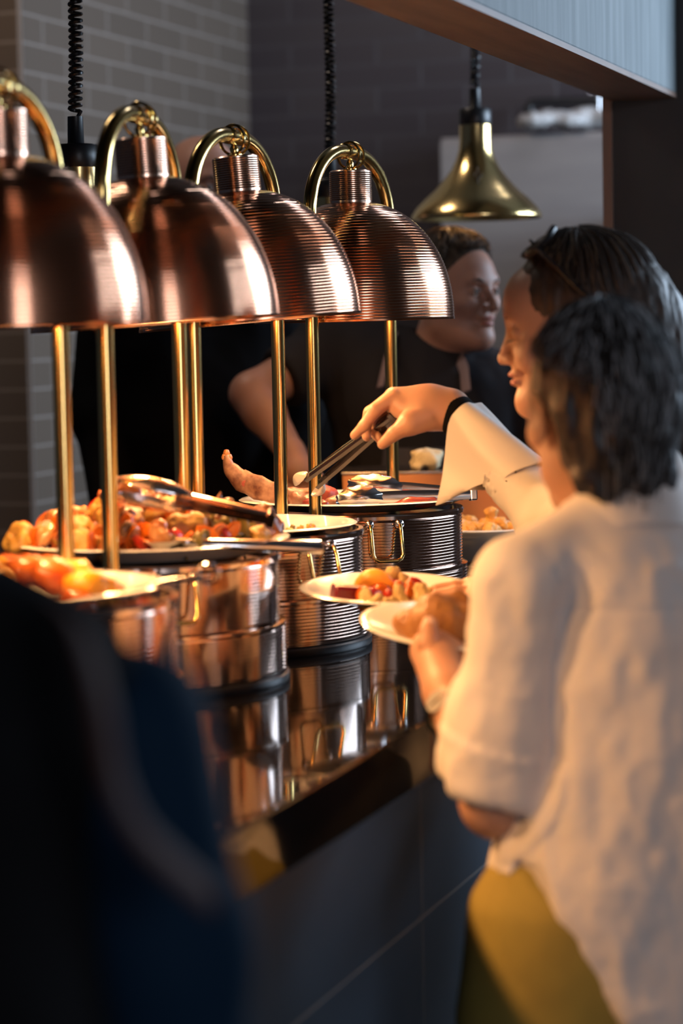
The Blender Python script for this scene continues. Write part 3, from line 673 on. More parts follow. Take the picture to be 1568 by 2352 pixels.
# big tongs on the heap
tongs('serving_tongs', 'long steel tongs laid across the top of the roast heap', P(622, 1190, 3.31), P(262, 1116, 3.30), (0, -.3, 1), .004, w=.026, sw=.6, head=.085, m=CHROME, mh=STEEL)
b = MB(); b.tube([P(395, 1245, 3.3), P(560, 1252, 3.3), P(735, 1257, 3.36)], [.006, .0085, .0105], 16, flat=(1, .8)); lad = b.build('handle', CHROME)
rt = empty('serving_ladle', P(735, 1257, 3.36), 'steel ladle with long round handle reaching over the platter edge', 'ladle'); lad.parent = rt; lad.matrix_parent_inverse = Matrix.Translation(-rt.location)
b = MB(); b.lathe([(.001, -.012), (.02, -.008), (.034, .004), (.032, .004), (.018, -.006), (.001, -.009)], 32, P(380, 1247, 3.3)); o = b.build('bowl', CHROME, rt); o.matrix_parent_inverse = Matrix.Translation(-rt.location)
# tongs in the hand
tongs('kitchen_tongs', 'dark tongs with pale scalloped tips held above the meat platter', P(908, 952, 3.74), P(697, 1122, 3.97), (-.3, -.75, .75), .009, m=mat('dark_tongs', (.02, .012, .013), .15, .5), w=.021, head=.032, sw=.5, head_m=mat('pale_tongs_tip', (.55, .47, .40), .3, .3))

# ------------------------------------------------------------------ things behind the far chafing dish
bx = empty('serving_box', sa(0, 0), 'terracotta coloured serving box behind the far chafing dish', 'box'); c = P(790, 1120, 4.86)
bx.location = (c.x+.18, c.y+.02, CT); bx.rotation_euler = (0, 0, radians(-2))
fbox('body', 0, 0, .104, .36, .20, .208, TERRA, bx); fbox('lid', 0, 0, .2105, .364, .205, .005, CHROME, bx, .001)
K_p = blob_mesh('cheese_chunk', (.030, .024, .02), mat('pale_cheese', (.82, .68, .42), .5, bump=(80, .5, .003)), 40, .25, spikes=3); K_p.location = (P(980, 1045, 4.84).x, 4.84, CT+.213+.021); tag(K_p, 'pale chunky cheese piece on top of the terracotta box', 'cheese')
st = slab('serving_mat', 4.36, 4.62, 1.08, 1.36, CT, CT+.05, BLACKPL, kind=None, bevel=.004); tag(st, 'black warming plate under the white dish at far right', 'warming plate')
c = sa(4.49, 1.22, CT+.05)
d5 = dish('serving_dish', 'deep white dish with golden fritters behind the reaching arm', 'serving dish', (c.x, c.y, c.z), .118, .062, flat=.8)
K_f = Kind('fritter', 'golden fritter in the deep white dish', 'fritter', 'fritters in the deep white dish', [blob_mesh('fritter', (.022, .013, .012), FRY, 41, .3), blob_mesh('fritter', (.018, .014, .012), FRY, 42, .3)])
for i in range(26):
    a = rr.uniform(0, 2*pi); r = .085*sqrt(rr.random()); K_f.put((c.x+r*cos(a), c.y+r*sin(a), c.z+.040+.022*rr.random()+.02*(1-r/.085)), 1)

# hand held plates
PL1 = P(893, 1366, 3.45); PL2 = P(1050, 1452, 3.20)
plate1 = dish('dinner_plate', 'white plate of beetroot and orange vegetables held over the counter', 'plate', PL1+Vector((0, 0, -.008)), .127, .018, tilt=(radians(4), radians(1.5), 0), flat=.6)
plate2 = dish('dinner_plate', 'white plate with a bread roll, held lowest by the woman in linen', 'plate', PL2+Vector((0, 0, -.008)), .130, .018, tilt=(radians(7), radians(5), 0), flat=.6)
def one(px, py, Y, r, m, seed, name, label, cat, rot=(0, 0, 0), h=None, sp_=0, rough=.15):
    o = blob_mesh(name, r, m, seed, rough, h=h, spikes=sp_); o.location = P(px, py, Y); o.rotation_euler = rot; return tag(o, label, cat)
b = MB(); b.box((0, 0, 0), (.052, .03, .026)); o = b.build('beetroot_wedge', BEET, bevel=.004); o.location = P(803, 1366, 3.40); o.rotation_euler = (.1, .12, .3); tag(o, 'dark red beetroot wedge at the left of the upper plate', 'beetroot')
b = MB(); n = 14; pts = [P(822+i*6.2, 1352-22*sin(pi*(i/13.)**.85), 3.44) for i in range(n)]
b.tube([p-pts[0] for p in pts], [.017*sin(pi*(.12+.8*i/13))**.6 for i in range(n)], 14, flat=(1, .8)); o = b.build('melon_slice', mat('melon', (.92, .42, .06), .35, bump=(50, .3, .002))); o.location = pts[0]; tag(o, 'bright orange curved slice on top of the upper plate', 'vegetable')
K_c = Kind('carrot_piece', 'small orange vegetable piece on the upper plate', 'vegetable', 'orange pieces on the upper plate', [blob_mesh('carrot_piece', (.016, .011, .009), ORANGE, 50, .15), blob_mesh('carrot_piece', (.017, .010, .009), RED, 51, .15)])
for (px, py, Y) in [(835, 1372, 3.38), (862, 1375, 3.38), (880, 1362, 3.42), (905, 1350, 3.45), (915, 1366, 3.42), (895, 1376, 3.38), (930, 1360, 3.43), (870, 1355, 3.43), (945, 1368, 3.4), (960, 1362, 3.44)]: K_c.put(P(px, py, Y), R_.uniform(.9, 1.3))
K_g = Kind('grain_clump', 'pale grainy clump on the upper plate', 'vegetable', 'pale grainy clumps on the upper plate', [blob_mesh('grain_clump', (.017, .013, .010), GRAIN, 52, .3)])
for (px, py, Y) in [(870, 1384, 3.35), (895, 1386, 3.35), (920, 1380, 3.36), (930, 1342, 3.48), (905, 1338, 3.49), (945, 1352, 3.47), (965, 1376, 3.38), (985, 1366, 3.44), (845, 1384, 3.36)]: K_g.put(P(px, py, Y), R_.uniform(.9, 1.3))
one(1003, 1428, 3.16, (.054, .042, .036), CRUST, 55, 'bread_roll', 'crusty brown bread roll on the lower plate', 'bread', h=.004)
one(1075, 1432, 3.20, (.036, .036, .030), CRUST, 56, 'bread_roll', 'golden roasted piece beside the bread roll on the lower plate', 'bread', h=.004)
#PEOPLE
# ------------------------------------------------------------------ people
def frame(F, pitch=0, roll=0):
    """columns: the body's left-to-right axis x (towards its right), forward y, up z"""
    F = Vector((F[0], F[1], 0)).normalized(); Rt = Vector((F.y, -F.x, 0)); Z = Vector((0, 0, 1))
    f = F*cos(pitch)-Z*sin(pitch); u = F*sin(pitch)+Z*cos(pitch)
    r = Rt*cos(roll)+u*sin(roll); u = -Rt*sin(roll)+u*cos(roll)
    return Matrix((r, f, u)).transposed()
def head_sdf(c, M, k=1.0, nose=1.0, jaw=1.0, smile=0, fem=False, ears=True):
    c = Vector(c); Rm = np.array(M)
    w = lambda p: c+M @ (Vector(p)*k)
    S = SDF()
    E_ = lambda p, r, kk=.02, op='u': S.ell(w(p), [q*k for q in r], Rm, k=kk, op=op)
    C_ = lambda a, b, ra, rb, kk=.015, op='u': S.cone(w(a), w(b), ra*k, rb*k, kk, op)
    E_((0, -.018, .033), (.073, .092, .080)); E_((0, .02, .02), (.064, .070, .075), .03)
    E_((0, .018, -.035), (.056*jaw, .066, .070), .03)
    C_((-.038*jaw, .01, -.068), (0, .066, -.092), .024, .020, .03); C_((.038*jaw, .01, -.068), (0, .066, -.092), .024, .020, .03)
    E_((0, .076, -.096), (.020*jaw, .016, .015), .018)
    C_((-.030, .074 if fem else .076, .024), (.030, .074 if fem else .076, .024), .012, .012, .018)
    if fem: E_((0, .052, .050), (.050, .036, .036), .03)                       # brow
    E_((-.036, .064, -.022), (.020, .020, .018), .022); E_((.036, .064, -.022), (.020, .020, .018), .022)
    E_((-.031, .090, .004), (.017, .015, .012), .014, 's'); E_((.031, .090, .004), (.017, .015, .012), .014, 's')
    C_((0, .086, .012), (0, .084+.024*nose, -.024), .0062, .0088, .010)
    E_((0, .088+.021*nose, -.029), (.0095, .0095, .0085), .006)
    for x in (-.011, .011): E_((x, .095, -.031), (.0068, .009, .0065), .006); 
    for x in (-.0055, .0055): E_((x, .103, -.0385), (.003, .004, .004), .002, 's')
    C_((-.012, .083, -.046), (.012, .083, -.046), .010, .010, .012)
    E_((0, .0915, -.0515), (.019, .0085, .0055), .004); E_((0, .0895, -.0635), (.017, .0085, .0062), .004)
    E_((0, .1005, -.0572), (.021, .006, .0016), .003, 's')
    if smile:
        for x in (-.026, .026): E_((x, .079, -.050), (.007, .006, .006), .006, 's'); E_((x*1.5, .070, -.036), (.015, .014, .015), .014)
    for x in (-.031, .031): E_((x, .0745, .004), (.0145, .0135, .0125), .003)            # eyelids over the eyeballs
    if ears:
        for sx in (-1, 1):
            Re = np.array(M @ Matrix.Rotation(-sx*.35, 3, 'Z') @ Matrix.Rotation(-.15, 3, 'X'))
            S.ell(w((sx*.078, -.012, -.004)), [.006*k, .017*k, .030*k], Re, k=.006)
            S.ell(w((sx*.084, -.008, .002)), [.004*k, .009*k, .016*k], Re, k=.003, op='s')
            S.ell(w((sx*.077, -.004, -.030)), [.005*k, .007*k, .009*k], Re, k=.005)
    return S
def eyes(c, M, parent, k=1.0, loc=None, closed=False, brow_m=None):
    for sx in (-1, 1):
        p = Vector(c)+M @ (Vector((sx*.031, .0775, .003))*k)-loc
        if not closed:
            b = MB(); b.lathe([(.0005, -.0115), (.006, -.0098), (.0102, -.0053), (.0115, 0), (.0102, .0053), (.006, .0098), (.0005, .0115)], 20, p, m=M @ Matrix.Rotation(-pi/2, 3, 'X')); e = b.build('eye', EYEW, parent)
            b = MB(); b.lathe([(.0052, .0101), (.004, .0112), (.0005, .0121)], 16, p, m=M @ Matrix.Rotation(-pi/2, 3, 'X')); b.build('iris', IRIS, e)
        b = MB(); w = lambda x, y, z: Vector(c)+M @ (Vector((sx*x, y, z))*k)-loc
        b.tube([w(.016, .0925, .024), w(.028, .0905, .0285), (w(.040, .083, .027)), w(.047, .075, .022)], [.0016, .0028, .0024, .001], 8, flat=(1, 1)); b.build('eyebrow', brow_m or HAIRD, parent)
        b = MB(); zz = -.004 if closed else .0075
        b.tube([w(.020, .0885, zz), w(.031, .092, zz-.001 if closed else zz+.001), w(.042, .085, zz)], [.0006, .0013, .0007], 6)
        if closed: b.tube([w(.031, .092, zz), w(.034, .099, zz-.004)], [.0010, .0003], 6)
        b.build('eyelashes', HAIRD, parent)
HAIRD = mat('dark_brow_hair', (.03, .018, .012), .6)
def finger(S, pts, r0, r1, k=.004):
    n = len(pts)-1
    for i in range(n): S.cone(pts[i], pts[i+1], r0+(r1-r0)*i/n, r0+(r1-r0)*(i+1)/n, k)
def hair_strands(c, M, k, n, L, seed, rad=(.086, .104, .098), off=(0, -.018, .03), cols=((.03, .02, .015), (.12, .10, .09)), face=.95, wave=.006, w=.0011, drop=None, jitter=.006, part=0, keep=None, greyf=.2, earf=1.4, earl=1.85):
    """locks that start near the crown, follow the skull and fall; returns vertices, quads, colours"""
    rr = random.Random(seed); VV = []; QQ = []; CCc = []; o = 0; c = Vector(c)
    for _ in range(n):
        th = rr.uniform(-pi, pi); t0 = rr.uniform(0, .9)**1.0; l = L*rr.uniform(.75, 1.15)
        lim = 1.0
        a = abs(th-pi/2) if abs(th-pi/2) <= pi else 2*pi-abs(th-pi/2)       # angle away from the face
        end = min(t0+l, (face if a < .9 else face+(a-.9)*earf if a < earl else 9)); 
        if end-t0 < .15: continue
        ph = rr.uniform(0, 6); ph2 = rr.uniform(0, 6); rj = 1+rr.uniform(-.03, .07); m = 12; pts = []; ww = wave*rr.uniform(.5, 1.4)
        clump = round(th*6)/6; th2 = th+(clump-th)*.45
        for i in range(m):
            s = i/(m-1); t = t0+(end-t0)*s; q = th2+ww*14*sin(ph+s*4.5)*s; e = min(t, 1.9)
            x = rad[0]*sin(e)*cos(q)*rj; y = rad[1]*sin(e)*sin(q)*rj; z = rad[2]*cos(e)*rj
            if t > 1.9: z -= (t-1.9)*.085; x *= 1-.26*(t-1.9); y *= 1-.22*(t-1.9)
            if drop and t > 1.2:
                s2 = (t-1.2); x, y, z = rad[0]*cos(q)*rj*(1+.02*s2), rad[1]*sin(q)*rj*.97-.01*s2, rad[2]*cos(1.2)-s2*.095
            pts.append(c+M @ (Vector((x+off[0], y+off[1]+ww*sin(ph2+s*9)*s, z+off[2]+ww*.4*cos(ph2+s*7)))*k))
        if keep and not keep(pts[-1]): continue
        N = len(pts); prev = None; v = []
        g = rr.random(); col = np.array(cols[0])*(.6+.8*rr.random()); 
        if g < greyf: col = np.array(cols[1])*(.7+.6*rr.random())
        for i, p in enumerate(pts):
            tn = (pts[min(i+1, N-1)]-pts[max(i-1, 0)]).normalized(); nr = (p-c).normalized(); sd = tn.cross(nr).normalized(); up = sd.cross(tn)
            r = w*(1-.75*(i/(N-1))**2)*(1.0); v += [p+sd*r*1.6, p+up*r, p-sd*r*1.6, p-up*r]
            CCc += [(*col, 1)]*4
        VV.append(np.array([list(p) for p in v])); q = []
        for i in range(N-1):
            for j in range(4): q.append((o+i*4+j, o+i*4+(j+1) % 4, o+(i+1)*4+(j+1) % 4, o+(i+1)*4+j))
        QQ += q; o += 4*N
    return np.concatenate(VV), np.array(QQ), np.array(CCc)
def hair_obj(name, cap, strands, parent, loc, base, groove=None):
    v, q = cap; sv, sq, scx = strands; nz = vnoise(v*np.array([1, 1, .25]), 260, 3)[:, None]
    cc = np.concatenate([np.tile([*base, 1.], (len(v), 1))*np.concatenate([np.repeat(1+1.2*nz, 3, 1), np.ones((len(v), 1))], 1), scx]); cc = np.clip(cc, .003, 1)
    L = np.array(loc); return np_obj(name, [(v-L, q), (sv-L, sq)], HAIR, parent, cc)
def person(loc, label, group=None):
    return empty('person', loc, label, 'person', group)
def add(name, parts, m, root, loc):
    return np_obj(name, local(parts, loc), m, root)
def legs(J, cloth=True):
    """trousers and shoes for a standing figure: J has pelvis, hipL, hipR, kneeL, kneeR, ankL, ankR, F"""
    T = SDF()
    for s_ in 'LR': T.cone(J['hip'+s_], J['knee'+s_], .092, .066, .05); T.cone(J['knee'+s_], J['ank'+s_], .064, .052, .02)
    Pv = Vector(J['pelvis']); Rt = J['R']; T.cone(Pv-Rt*.075, Pv+Rt*.075, .115, .115, .06)
    return T
def shoes(J, root, loc, m=None):
    F = J['F']
    for s_ in 'LR':
        S = SDF(); a = Vector(J['ank'+s_]); a = Vector((a.x, a.y, .048)); S.cone(a-F*.03, a+F*.04, .042, .040, .02); S.cone(a+F*.04, a+F*.16+Vector((0, 0, -.012)), .042, .034, .03); S.cone(a+Vector((0, 0, .06)), a, .038, .04, .02)
        v, q = S.mesh(.008); v[:, 2] = np.maximum(v[:, 2], .002); add('shoe', [(v, q)], m or SHOE, root, loc)
def lower(base, F, pelvis_z=.90, spread=.09, lean=(0, 0)):
    """leg joints standing on the floor under base"""
    F = Vector((F[0], F[1], 0)).normalized(); Rt = Vector((F.y, -F.x, 0)); B = Vector((base[0], base[1], 0)); J = {'F': F, 'R': Rt, 'pelvis': B+Vector((lean[0], lean[1], pelvis_z))}
    for s_, q in (('L', -1), ('R', 1)):
        J['hip'+s_] = B+Rt*q*spread+Vector((lean[0], lean[1], pelvis_z-.06)); J['knee'+s_] = B+Rt*q*spread*1.1+F*.03+Vector((lean[0]/2, lean[1]/2, .49)); J['ank'+s_] = B+Rt*q*spread*1.15-F*.01+Vector((0, 0, .09))
    return J
def body_sdf(J, neck, head_c, shL, shR, co=.06, cr=.095, mo=(0, 0, 0)):
    S = SDF(); Pv = J['pelvis']; n = Vector(neck); Rt = J['R']; mid = (Vector(shL)+Vector(shR))/2+Vector(mo)
    S.cone(Pv-Rt*.06, Pv+Rt*.06, .10, .10, .05); S.cone(Pv, (Pv+mid)/2, .11, .105, .08)
    S.cone((Pv+mid)/2-Rt*.03, mid-Vector((0, 0, .08))-Rt*co, cr+.005, cr, .05); S.cone((Pv+mid)/2+Rt*.03, mid-Vector((0, 0, .08))+Rt*co, cr+.005, cr, .05)
    S.cone(shL, n-Vector((0, 0, .045)), .038, .04, .02); S.cone(shR, n-Vector((0, 0, .045)), .038, .04, .02)
    S.cone(n-Vector((0, 0, .05)), Vector(head_c)+(n-Vector(head_c)).normalized()*.06, .056, .050, .03)
    for s_ in 'LR': S.cone(J['hip'+s_], J['knee'+s_], .082, .055, .04); S.cone(J['knee'+s_], J['ank'+s_], .053, .036, .02)
    return S

# --- the woman in the linen shirt, seen from behind, holding the lower plate
def woman_linen():
    F = Vector((-.50, .866, 0)).normalized(); Rt = Vector((F.y, -F.x, 0)); loc = Vector((.345, 2.80, 0))
    root = person(loc, 'person with short greying dark hair and loose cream linen shirt, seen from behind')
    J = lower((.355, 2.80), F, .86, .085)
    hc = Vector((.298, 2.82, 1.440)); M = frame((-.33, .944), .08, 0)
    neck = Vector((.330, 2.80, 1.345)); shL = neck-Rt*.143+Vector((0, 0, -.082)); shR = neck+Rt*.150+Vector((0, 0, -.085))
    elb = Vector((.170, 2.745, .995)); wr = P(1028, 1590, 3.00); wr2 = P(1012, 1545, 3.03)
    S = body_sdf(J, neck, hc, shL-Vector((0, 0, .02)), shR-Vector((0, 0, .02)), .04, .080, (.03, .02, 0))
    S.cone(shL-Vector((0, 0, .02)), elb, .038, .036, .02); S.cone(elb, elb+(wr-elb)*.35, .037, .038, .02); S.cone(elb+(wr-elb)*.35, wr, .038, .026, .02)
    elR = shR+Vector((.04, .04, -.27)); wrR = elR+Vector((-.10, .22, .05)); S.cone(shR, elR, .046, .036, .03); S.cone(elR, wrR, .037, .026, .02); S.cone(wrR, wrR+Vector((-.05, .07, 0)), .028, .03, .02)
    Hs = head_sdf(hc, M, 1.0)
    Hs.cone(hc+M @ Vector((0, -.02, -.05)), neck-Vector((0, 0, .06)), .052, .060, .03)
    # left hand: palm under the near rim of the plate, thumb on top
    Hd = SDF(); pm = P(1000, 1500, 3.08); Hd.cone(elb+(wr-elb)*.6, wr, .032, .026, .01); Hd.cone(wr, pm, .026, .026, .02)
    Hd.cone(P(985, 1490, 3.10), P(1040, 1500, 3.10), .018, .018, .02); Hd.cone(wr, P(990, 1495, 3.09), .023, .022, .02)
    finger(Hd, [P(985, 1512, 3.07), P(983, 1478, 3.06), P(984, 1450, 3.065), P(987, 1432, 3.075)], .0155, .0100)
    for i, (a, b_, c_) in enumerate([((982, 1495), (990, 1478), (1010, 1470)), ((1000, 1505), (1015, 1490), (1035, 1480)), ((1020, 1510), (1040, 1500), (1060, 1490)), ((1040, 1512), (1060, 1506), (1080, 1498))]):
        finger(Hd, [P(*a, 3.10), P(*b_, 3.135), P(*c_, 3.165)], .0115, .0085)
    body = [S.mesh(.007), Hs.mesh(.003), Hd.mesh(.0024)]
    add('body', body, SKIN, root, loc)
    b = MB(); b.lathe([(.0001, -.0004), (.0055, -.0003), (.006, .001), (.003, .0022), (.0001, .0025)], 14, P(987, 1430, 3.063)-loc, sy=1.3, m=Matrix.Rotation(radians(75), 3, 'X')); b.build('thumbnail', mat('nail', (.75, .5, .42), .25), root)
    eyes(hc, M, root, 1.0, loc)
    # wrist watch
    ax = (wr2-wr).normalized(); w0 = elb+(wr-elb)*.80; b = MB(); x = ax.orthogonal().normalized(); y = ax.cross(x)
    b.tube([w0-loc+(x*cos(2*pi*j/32)+y*sin(2*pi*j/32))*.0325 for j in range(32)], .0055, 8, closed=True, flat=(.5, 1.5)); wt = b.build('watch_strap', mat('gold_strap', (.7, .5, .25), .25, 1), root)
    sd = (P(1000, 1640, 2.9)-w0); sd = (sd-ax*sd.dot(ax)).normalized(); b = MB(); b.lathe([(.001, -.004), (.015, -.004), (.016, 0), (.015, .003), (.001, .0035)], 28, w0-loc+sd*.035, m=sd.to_track_quat('Z', 'Y').to_matrix()); b.build('watch_face', mat('watch_glass', (.6, .55, .5), .1, .3), wt)
    # shirt
    T = SDF(); Lx = -Rt
    def hem(x, y): return .70+.225*np.clip(np.abs(x)/.18, 0, 1.02)**2.8-.02*(y > 0)
    rg = []
    for (z, a, b_, cx_) in [(.60, .215, .165, .335), (.72, .212, .160, .340), (.85, .204, .150, .345), (.92, .196, .142, .352), (1.00, .182, .132, .366), (1.10, .166, .122, .380), (1.19, .160, .114, .378), (1.25, .150, .100, .365), (1.285, .125, .086, .350), (1.32, .085, .070, .338), (1.348, .060, .058, .332)]:
        rg.append((z, cx_, 2.80, a, b_))
    shL2 = shL+Vector((-.005, 0, -.012)); shR2 = shR+Vector((0, 0, -.012))
    T.cone(neck-Vector((0, 0, .035)), shL2, .050, .054, .05); T.cone(neck-Vector((0, 0, .035)), shR2, .052, .058, .05)
    cL = Vector((.186, 2.740, 1.085))
    T.cone(shL2, cL, .050, .056, .012); T.cone(cL, Vector((.178, 2.742, 1.020)), .059, .060, .02)
    T.cone(Vector((.168, 2.76, 1.10)), Vector((.166, 2.765, 1.05)), .044, .048, .03)
    T.cone(shR2, elR+Vector((0, 0, .05)), .062, .062, .03)
    cutp = Vector((.180, 2.742, 1.022)); cn = Vector((-.22, .15, -.95)).normalized()
    T.plane(cutp+Vector((0, 0, -.012)), cn, .004, (Vector((.175, 2.742, .950)), .105))
    T.cone(cutp+cn*.04, cutp-cn*.018, .047, .040, .006, 's'); T.plane(elR, Vector((.1, .1, -1)), .004, (elR-Vector((0, 0, .06)), .10))
    T.loft(rg, Rt, k=.014, cut=hem)
    T.cone(hc, neck-Vector((0, 0, .02)), .050, .052, .006, 's')
    v, q = T.mesh(.0045); v = relax(v, q, 1)
    keepn = np.clip((1.31-v[:, 2])/.05, 0, 1)[:, None]
    v0 = v.copy(); v = folds(v, q, .012, 11, 10, (1, 1, .36)); v = folds(v, q, .0065, 17, 24, (1, 1, .6)); v = v0+(v-v0)*keepn
    # yoke seam, sleeve seam and rolled cuff as raised or sunk bands
    n = normals(v, q); d = np.zeros(len(v)); up = v[:, 0]*Rt.x+v[:, 1]*Rt.y-(.32*Rt.x+2.8*Rt.y)
    d += -.0022*np.exp(-((v[:, 2]-1.222-.03*np.abs(up))/.003)**2)*(np.abs(up) < .125)
    d += -.004*np.exp(-((up+.128)/.004)**2)*(v[:, 2] > 1.04)*(v[:, 2] < 1.27)
    cd = (v-np.array(cutp))@np.array(cn); near = np.linalg.norm(v-np.array(cutp), axis=1) < .095
    d += near*(.0045*((cd > -.048)*(cd < .1))); v = v+n*d[:, None]
    sh = add('shirt', [(v, q)], LINEN, root, loc)
    # collar: a folded band round the neck
    b = MB(); n_ = 48; rings = []
    for (rr_, zz, bk) in [(.058, -.020, 0), (.057, .012, 0), (.058, .018, .002), (.063, .017, .004), (.073, -.010, .010), (.080, -.034, .014), (.078, -.035, .012), (.068, -.010, .006), (.060, .010, .002), (.061, -.02, 0)]:
        for j in range(n_):
            t = 2*pi*j/n_; f_ = sin(t); p = neck-loc+Rt*rr_*cos(t)*1.02+F*(rr_*sin(t)*1.05)+Vector((0, 0, zz-.028*max(0, f_)+.006)); p.z += -bk*.2+.003*sin(3*t+1)
            rings.append(p)
    m_ = 10; b.add(rings, [(i*n_+j, i*n_+(j+1) % n_, ((i+1) % m_)*n_+(j+1) % n_, ((i+1) % m_)*n_+j) for i in range(m_) for j in range(n_)]); co = b.build('collar', LINEN, sh)
    # trousers
    T = legs(J); T.loft([(.55, .305, 2.80, .195, .135), (.75, .312, 2.80, .200, .138), (.88, .325, 2.80, .190, .132), (.95, .35, 2.80, .155, .115)], Rt, k=.05)
    v, q = T.mesh(.008); v = folds(v, q, .006, 31, 9); add('trousers', [(v, q)], OLIVE, root, loc)
    shoes(J, root, loc)
    # hair
    Hc = SDF(); w = lambda p: hc+M @ Vector(p)
    Hc.ell(w((0, -.028, .030)), (.083, .096, .090), np.array(M), k=.02); Hc.ell(w((0, -.055, -.02)), (.072, .062, .068), np.array(M), k=.03)
    Hc.ell(w((0, -.064, -.052)), (.060, .046, .046), np.array(M), k=.02)
    for i in range(9):
        t = -1.2+i*.30; Hc.ell(w((.056*sin(t), -.058-.030*cos(t), -.076+.012*sin(i*2.3))), (.012, .013, .020), np.array(M), k=.014)
    Hc.ell(w((0, .105, -.02)), (.10, .075, .10), np.array(M), k=.02, op='s'); 
    for sx in (-1, 1): Hc.ell(w((sx*.094, -.012, -.028)), (.038, .046, .048), np.array(M), k=.01, op='s')
    v, q = Hc.mesh(.0035); n = normals(v, q); vv = (v-np.array(hc)); v = v+n*(.009*vnoise(v*np.array([1, 1, .4]), 75, 5)+.005*vnoise(v*np.array([1, 1, .3]), 190, 8))[:, None]
    st = hair_strands(hc, M, 1.0, 3000, 2.15, 5, rad=(.084, .096, .094), off=(0, -.028, .030), cols=((.020, .015, .013), (.34, .34, .35)), wave=.010, w=.0008, face=1.0, greyf=.30, earf=.36, earl=2.5)
    hair_obj('hair', (v, q), st, root, loc, (.022, .016, .014))
woman_linen()

